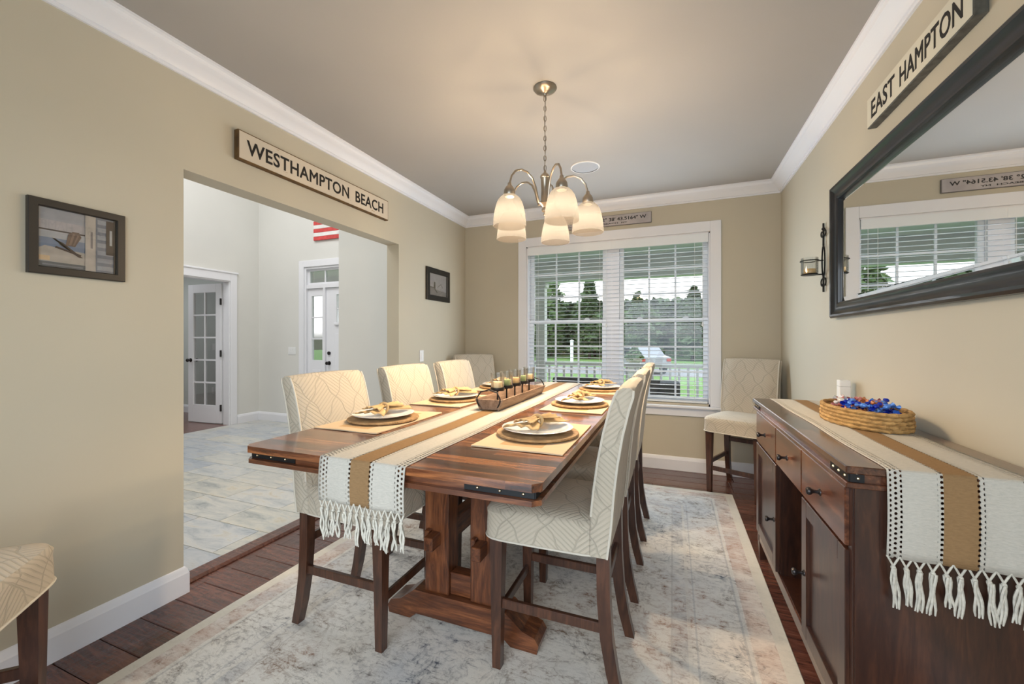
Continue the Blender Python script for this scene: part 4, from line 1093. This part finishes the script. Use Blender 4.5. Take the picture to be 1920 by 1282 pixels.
# ------------------------------------------------------------------ signs
def signwood(name, face, edge, thr):
    t = NT(name); v = t.tex(); n = t.noise(t.mp(v, (9, 9, 30)), 1.3, 6, .7)
    t.set(Base_Color=t.ramp(n, [(thr, edge), (thr+.04, face)]), Roughness=.7); t.bump(n, .2, .003); return t.m
sgF = signwood('distressed_cream_paint', (.60, .52, .41), (.22, .115, .035), .30)
sgE = plain('aged_brown_edge', (.115, .060, .018), .6, noise=.4, nscale=20)
sgG = plain('grey_board_edge', (.10, .095, .08), .6, noise=.4, nscale=30)
ink = plain('black_sign_paint', (.012, .010, .009), .6)
def plaque(name, loc, rz, Lh, h, th, label, face, edge, words, size, xs, spacing=1.0, border=.004):
    t = thing(name, loc, label, 'sign', rz=rz)       # local: x along the board, -y out of the wall
    MB().box(-Lh/2, Lh/2, -th, 0, 0, h, .003, 1).build('board', edge, t)
    MB().box(-Lh/2+border, Lh/2-border, -th-.001, -th+.001, border, h-border).build('painted_face', face, t)
    for (txt, x, z, sz, sc) in words:
        text_obj('lettering', txt, sz, ink, t, Matrix.Translation((x, -th-.0015, z)) @ Matrix.Rotation(PI/2, 4, 'X'), width=sc, spacing=spacing)
    return t
plaque('town_sign', (L, 2.2505, 2.318), PI/2, 1.315, .168, .035, 'long distressed cream sign reading WESTHAMPTON BEACH above the opening', sgF, sgE, [('WESTHAMPTON', -.2065, .084, .086, .803), ('BEACH', .4265, .084, .086, .327)], .1, 1, 1.06, .007)
plaque('town_sign', (R, 2.115, 2.314), -PI/2, .76, .143, .038, 'cream sign with grey edge reading EAST HAMPTON above the mirror', signwood('cream_sign_paint', (.66, .62, .50), (.30, .22, .11), .27), sgG, [('EAST', -.222, .072, .086, .220), ('HAMPTON', .131, .072, .086, .402)], .1, 1, 1.04, .004)
plaque('coordinate_sign', (-.705, B, 2.478), 0, 1.01, .112, .02, 'small pale plank sign with coordinates above the window casing', plain('pale_mauve_plank', (.42, .385, .38), .7, noise=.12, nscale=12), plain('plank_edge', (.20, .18, .18), .7),
       [('40\u00b0 48\' 33.9" N', -.26, .068, .036, .37), (':', -.045, .068, .026, .006), ('72\u00b0 38\' 43.5164" W', .22, .068, .036, .47), ('WESTHAMPTON', -.18, .026, .014, .36), ('BEACH', .10, .026, .014, .15), ('NY', .24, .026, .014, .06)], .05, 1, 1.0, .004)

# ------------------------------------------------------------------ framed pictures
def poly_print(parent, w_, h_, layers, y0):
    """flat print: coloured areas in picture coordinates 0..1, stacked fractions of a millimetre apart"""
    mats = []; m = MB()
    for k, (col, pts) in enumerate(layers):
        mats.append(plain('print_ink', col, .35, noise=.12, nscale=25)); m.mi = k
        m.quad([Vector(((p-.5)*w_, y0-.00025*k, q*h_)) for p, q in pts])
    return m.build('print', mats, parent)
def picture(name, loc, rz, w_, h_, fw, th, fm, label, layers):
    t = thing(name, loc, label, 'picture', rz=rz)
    m = MB(); P = []
    for (cx, cz, sx, sz) in ((-w_/2, 0, 1, 1), (w_/2, 0, -1, 1), (w_/2, h_, -1, -1), (-w_/2, h_, 1, -1)):
        P.append([Vector((cx+sx*i_, -o_, cz+sz*i_)) for i_, o_ in ((0, 0), (0, th-.003), (.003, th), (fw-.004, th), (fw, th-.006), (fw, 0))])
    m.grid(P, closed_u=True, closed_v=True)
    m.build('frame', fm, t)
    pr = poly_print(t, w_-2*fw, h_-2*fw, layers, -.004); pr.location = (0, 0, fw)
    MB().box(-w_/2+fw, w_/2-fw, -th*.5-.001, -th*.5, fw, h_-fw).build('glazing', M['glass'], t)
    return t
def rect(a, b, c, d): return [(a, c), (b, c), (b, d), (a, d)]
lay = [((.36, .37, .40), rect(0, 1, 0, 1)), ((.44, .42, .43), rect(0, .58, .62, .80)), ((.06, .045, .04), rect(0, .58, .62, .645)), ((.42, .43, .45), rect(0, .58, .50, .62)), ((.20, .25, .34), rect(0, .58, .32, .50)),
       ((.46, .42, .37), [(0, .10), (.60, .08), (.60, .30), (.08, .36), (0, .30)]), ((.62, .46, .28), rect(0, .14, .11, .19)), ((.13, .14, .15), rect(0, .62, .0, .09)), ((.22, .23, .25), rect(.05, .55, .03, .055)),
       ((.10, .075, .06), [(.16, .50), (.20, .50), (.26, .40), (.50, .22), (.55, .22), (.30, .44)]), ((.10, .075, .06), [(.20, .34), (.52, .24), (.53, .27), (.21, .37)]),
       ((.16, .11, .085), [(.33, .40), (.45, .40), (.53, .58), (.50, .66), (.42, .66), (.36, .60)]), ((.24, .17, .13), [(.37, .42), (.40, .42), (.45, .63), (.42, .63)]), ((.24, .17, .13), [(.42, .42), (.44, .42), (.50, .60), (.48, .62)]),
       ((.48, .44, .39), [(.58, 0), (.72, 0), (.72, 1), (.58, 1)]), ((.22, .20, .20), rect(.65, .68, .42, .72)), ((.19, .21, .25), rect(.72, 1, 0, 1))]
for k in range(7): lay.append(((.32, .34, .38), rect(.74, .97, .04+k*.14, .12+k*.14)))
lay += [((.075, .06, .05), rect(.86, 1, .34, .97)), ((.02, .02, .02), rect(.965, 1, 0, 1)), ((.45, .46, .47), rect(.91, .945, .52, .80))]
picture('framed_photograph', (L, .938, 1.551), PI/2, .302, .297, .031, .020, M['brownframe'], 'dark framed photograph of a wooden beach chair on a porch by the sea', lay)
picture('framed_photograph', (L, 3.7625, 1.700), PI/2, .455, .335, .055, .02, M['blackframe'], 'small black framed black and white seascape photograph near the window corner',
        [((.46, .45, .46), rect(0, 1, 0, 1)), ((.22, .22, .23), [(0, 0), (1, 0), (1, .22), (.55, .26), (0, .36)]), ((.07, .07, .07), [(0, .34), (.30, .32), (.30, .37), (0, .40)]), ((.03, .03, .03), [(.26, .34), (.36, .32), (.35, .62), (.28, .62)]),
         ((.03, .03, .03), [(.30, .36), (.50, .14), (.44, .12), (.28, .30)]), ((.20, .20, .20), [(.45, .40), (.68, .60), (.70, .57), (.47, .37)]), ((.20, .20, .20), [(.68, .60), (.78, .42), (.75, .40), (.66, .57)])])

# ------------------------------------------------------------------ wall sconce
sc = thing('candle_sconce', (R-.012, 3.21, 1.60), 'black scrolled iron candle sconce with glass cup beside the mirror', 'sconce')
m = MB(); m.tube([(0, 0, .0), (0, 0, .12)], .006, 7); m.tube([(0, 0, .30), (0, 0, .445)], .006, 7)
m.tube([(0, .026*math.sin(2*PI*k/20), .20+.10*-math.cos(2*PI*k/20)) for k in range(20)], .0045, 6, closed=True)
m.build('backbone', M['black'], sc, smooth=True)
for s in (-1, 1):
    for z0, d in ((.395, -1), (.06, 1)):
        pts = []
        for k in range(16):
            a = k/15*PI*1.6; rr = .026-.012*k/15
            pts.append((0, s*(.004+.022-rr*math.cos(a)), z0+d*(.0+rr*math.sin(a)*1.25+.02*k/15*(d < 0))))
        MB().tube(pts, .0042, 6).build('scroll', M['black'], sc, smooth=True)
for z in (.408, .045): MB().sphere((0, 0, z), .011, 8, 6).build('bead', M['black'], sc, smooth=True)
cx = -.075
MB().lathe([(0, .112), (.046, .112), (.050, .117), (.046, .120), (0, .119)], 20, (cx, 0, 0)).build('cup_plate', M['black'], sc, smooth=True)
m = MB(); m.tube([(cx+.051*math.cos(2*PI*k/22), .051*math.sin(2*PI*k/22), .205) for k in range(22)], .0032, 6, closed=True); m.tube([(0, 0, .205), (cx+.051, 0, .205)], .004, 6); m.tube([(0, 0, .115), (cx+.04, 0, .115)], .005, 6); m.build('ring_arm', M['black'], sc, smooth=True)
MB().lathe([(0, .1195), (.042, .1195), (.047, .125), (.047, .225), (.0455, .225), (.0455, .126), (0, .1225)], 24, (cx, 0, 0)).build('glass_cup', M['cupglass'], sc, smooth=True)
o = thing('votive_candle', (R-.012+cx, 3.21, 1.60+.1228), 'short amber candle in the wall sconce cup', 'candle')
MB().lathe([(0, 0), (.034, 0), (.035, .002), (.035, .027), (.032, .030), (0, .027)], 18).build('wax', CC['tan'], o, smooth=True, angle=50); MB().tube([(0, 0, .026), (0, 0, .036)], .001, 5).build('wick', M['black'], o)

# ------------------------------------------------------------------ ceiling speaker
t = thing('ceiling_speaker', (-.685, 3.43, H), 'round white ceiling speaker grille between the lamp and the window', 'speaker')
MB().lathe([(.110, 0), (.122, 0), (.122, -.004), (.118, -.007), (.110, -.007)], 36).build('rim', M['whitep'], t, smooth=True, angle=30)
MB().lathe([(.110, -.003), (.08, -.0055), (.04, -.0065), (0, -.007)], 36).build('grille', plain('speaker_grille', (.42, .43, .45), .5), t, smooth=True)

# ------------------------------------------------------------------ chandelier
CX_, CY_ = -.685, 2.269
ch = thing('chandelier', (CX_, CY_, H), 'five-light brushed nickel chandelier with frosted bell shades hanging on a chain over the table', 'chandelier')
nk = M['nickel']
MB().lathe([(0, 0), (.066, 0), (.068, -.004), (.062, -.012), (.045, -.022), (.020, -.032), (.011, -.038), (.009, -.048), (0, -.05)], 28).build('canopy', nk, ch, smooth=True, angle=50)
zb = 2.245-H
z = -.048; k = 0; msrc = None
def link_mesh():
    m = MB(); pts = []
    for i in range(20):
        a = 2*PI*i/20; pts.append((.0075*math.cos(a), 0, .0165*math.sin(a)))
    return m.tube(pts, .0021, 6, closed=True)
while z-.0165 > zb+.004:
    zc = z-.0145
    if msrc is None: msrc = link_mesh().build('chain_link', nk, ch, smooth=True, loc=(0, 0, zc))
    else: inst(msrc, ch, (0, 0, zc), (0, 0, (k % 2)*PI/2+.3))
    z -= .0285; k += 1
MB().tube([(.002*math.cos(i), .002*math.sin(i), -.045+(zb+.045)*i/10) for i in range(11)], .0026, 6).build('cord', plain('clear_cord', (.28, .24, .2), .4), ch)
MB().lathe([(0, .02), (.006, .018), (.008, .006), (.018, .0), (.027, -.012), (.028, -.022), (.024, -.026), (.022, -.10), (.024, -.155), (.030, -.162), (.030, -.172), (.018, -.182), (.012, -.192), (.020, -.204), (.018, -.216), (.006, -.224), (.010, -.232), (.008, -.240), (0, -.244)], 24, (0, 0, zb)).build('column', nk, ch, smooth=True, angle=45)
def shademat():
    """dense frosted glass: dims the bulb behind it, which alone makes it glow"""
    t = NT('frosted_glass_shade'); t.n.remove(t.b)
    tl = t.n.new('ShaderNodeBsdfTranslucent'); tl.inputs[0].default_value = (.0200, .0202, .0203, 1)
    df = t.n.new('ShaderNodeBsdfDiffuse'); df.inputs[0].default_value = (.020, .018, .016, 1)
    tp = t.n.new('ShaderNodeBsdfTransparent'); tp.inputs[0].default_value = (1, .97, .93, 1)
    ad = t.n.new('ShaderNodeMixShader'); ad.inputs[0].default_value = .35; t.l.new(tl.outputs[0], ad.inputs[1]); t.l.new(df.outputs[0], ad.inputs[2])
    m2 = t.n.new('ShaderNodeMixShader'); m2.inputs[0].default_value = .23; t.l.new(ad.outputs[0], m2.inputs[1]); t.l.new(tp.outputs[0], m2.inputs[2])
    t.l.new(m2.outputs[0], t.out.inputs[0]); return t.m
M['shade'] = shademat()
zr_ = 1.905-H
for k in range(5):
    th = math.radians(-74+72*k)+YAW
    ux, uy = math.cos(th), math.sin(th); rr = .245
    top = zr_+.232
    arm = [(.022, zb-.165), (.045, zb-.172), (.055, zb-.14), (.068, zb-.09), (.090, zb-.045), (.125, zb-.018), (.165, zb-.012), (.205, zb-.028), (.232, zb-.062), (.245, top)]
    MB().tube([(ux*q, uy*q, z) for q, z in arm], .0058, 8).build('arm', nk, ch, smooth=True)
    c = (ux*rr, uy*rr, zr_)
    MB().lathe([(0, .240), (.010, .236), (.012, .222), (.020, .215), (.030, .198), (.032, .180), (.028, .166), (.026, .160), (0, .160)], 18, c).build('socket_cup', nk, ch, smooth=True, angle=50)
    pr = [(.026, .172), (.040, .166), (.056, .152), (.069, .130), (.078, .100), (.0845, .066), (.088, .034), (.090, .004), (.088, .0)]
    MB().lathe(pr, 36, c).build('shade', M['shade'], ch, smooth=True)
    l = bpy.data.lights.new('chandelier_bulb', 'POINT'); l.energy = LAMP_W; l.color = (1, .765, .515); l.shadow_soft_size = .02
    lo = bpy.data.objects.new('chandelier_bulb', l); COL.objects.link(lo); lo.parent = ch; lo.location = (c[0], c[1], zr_+.058)
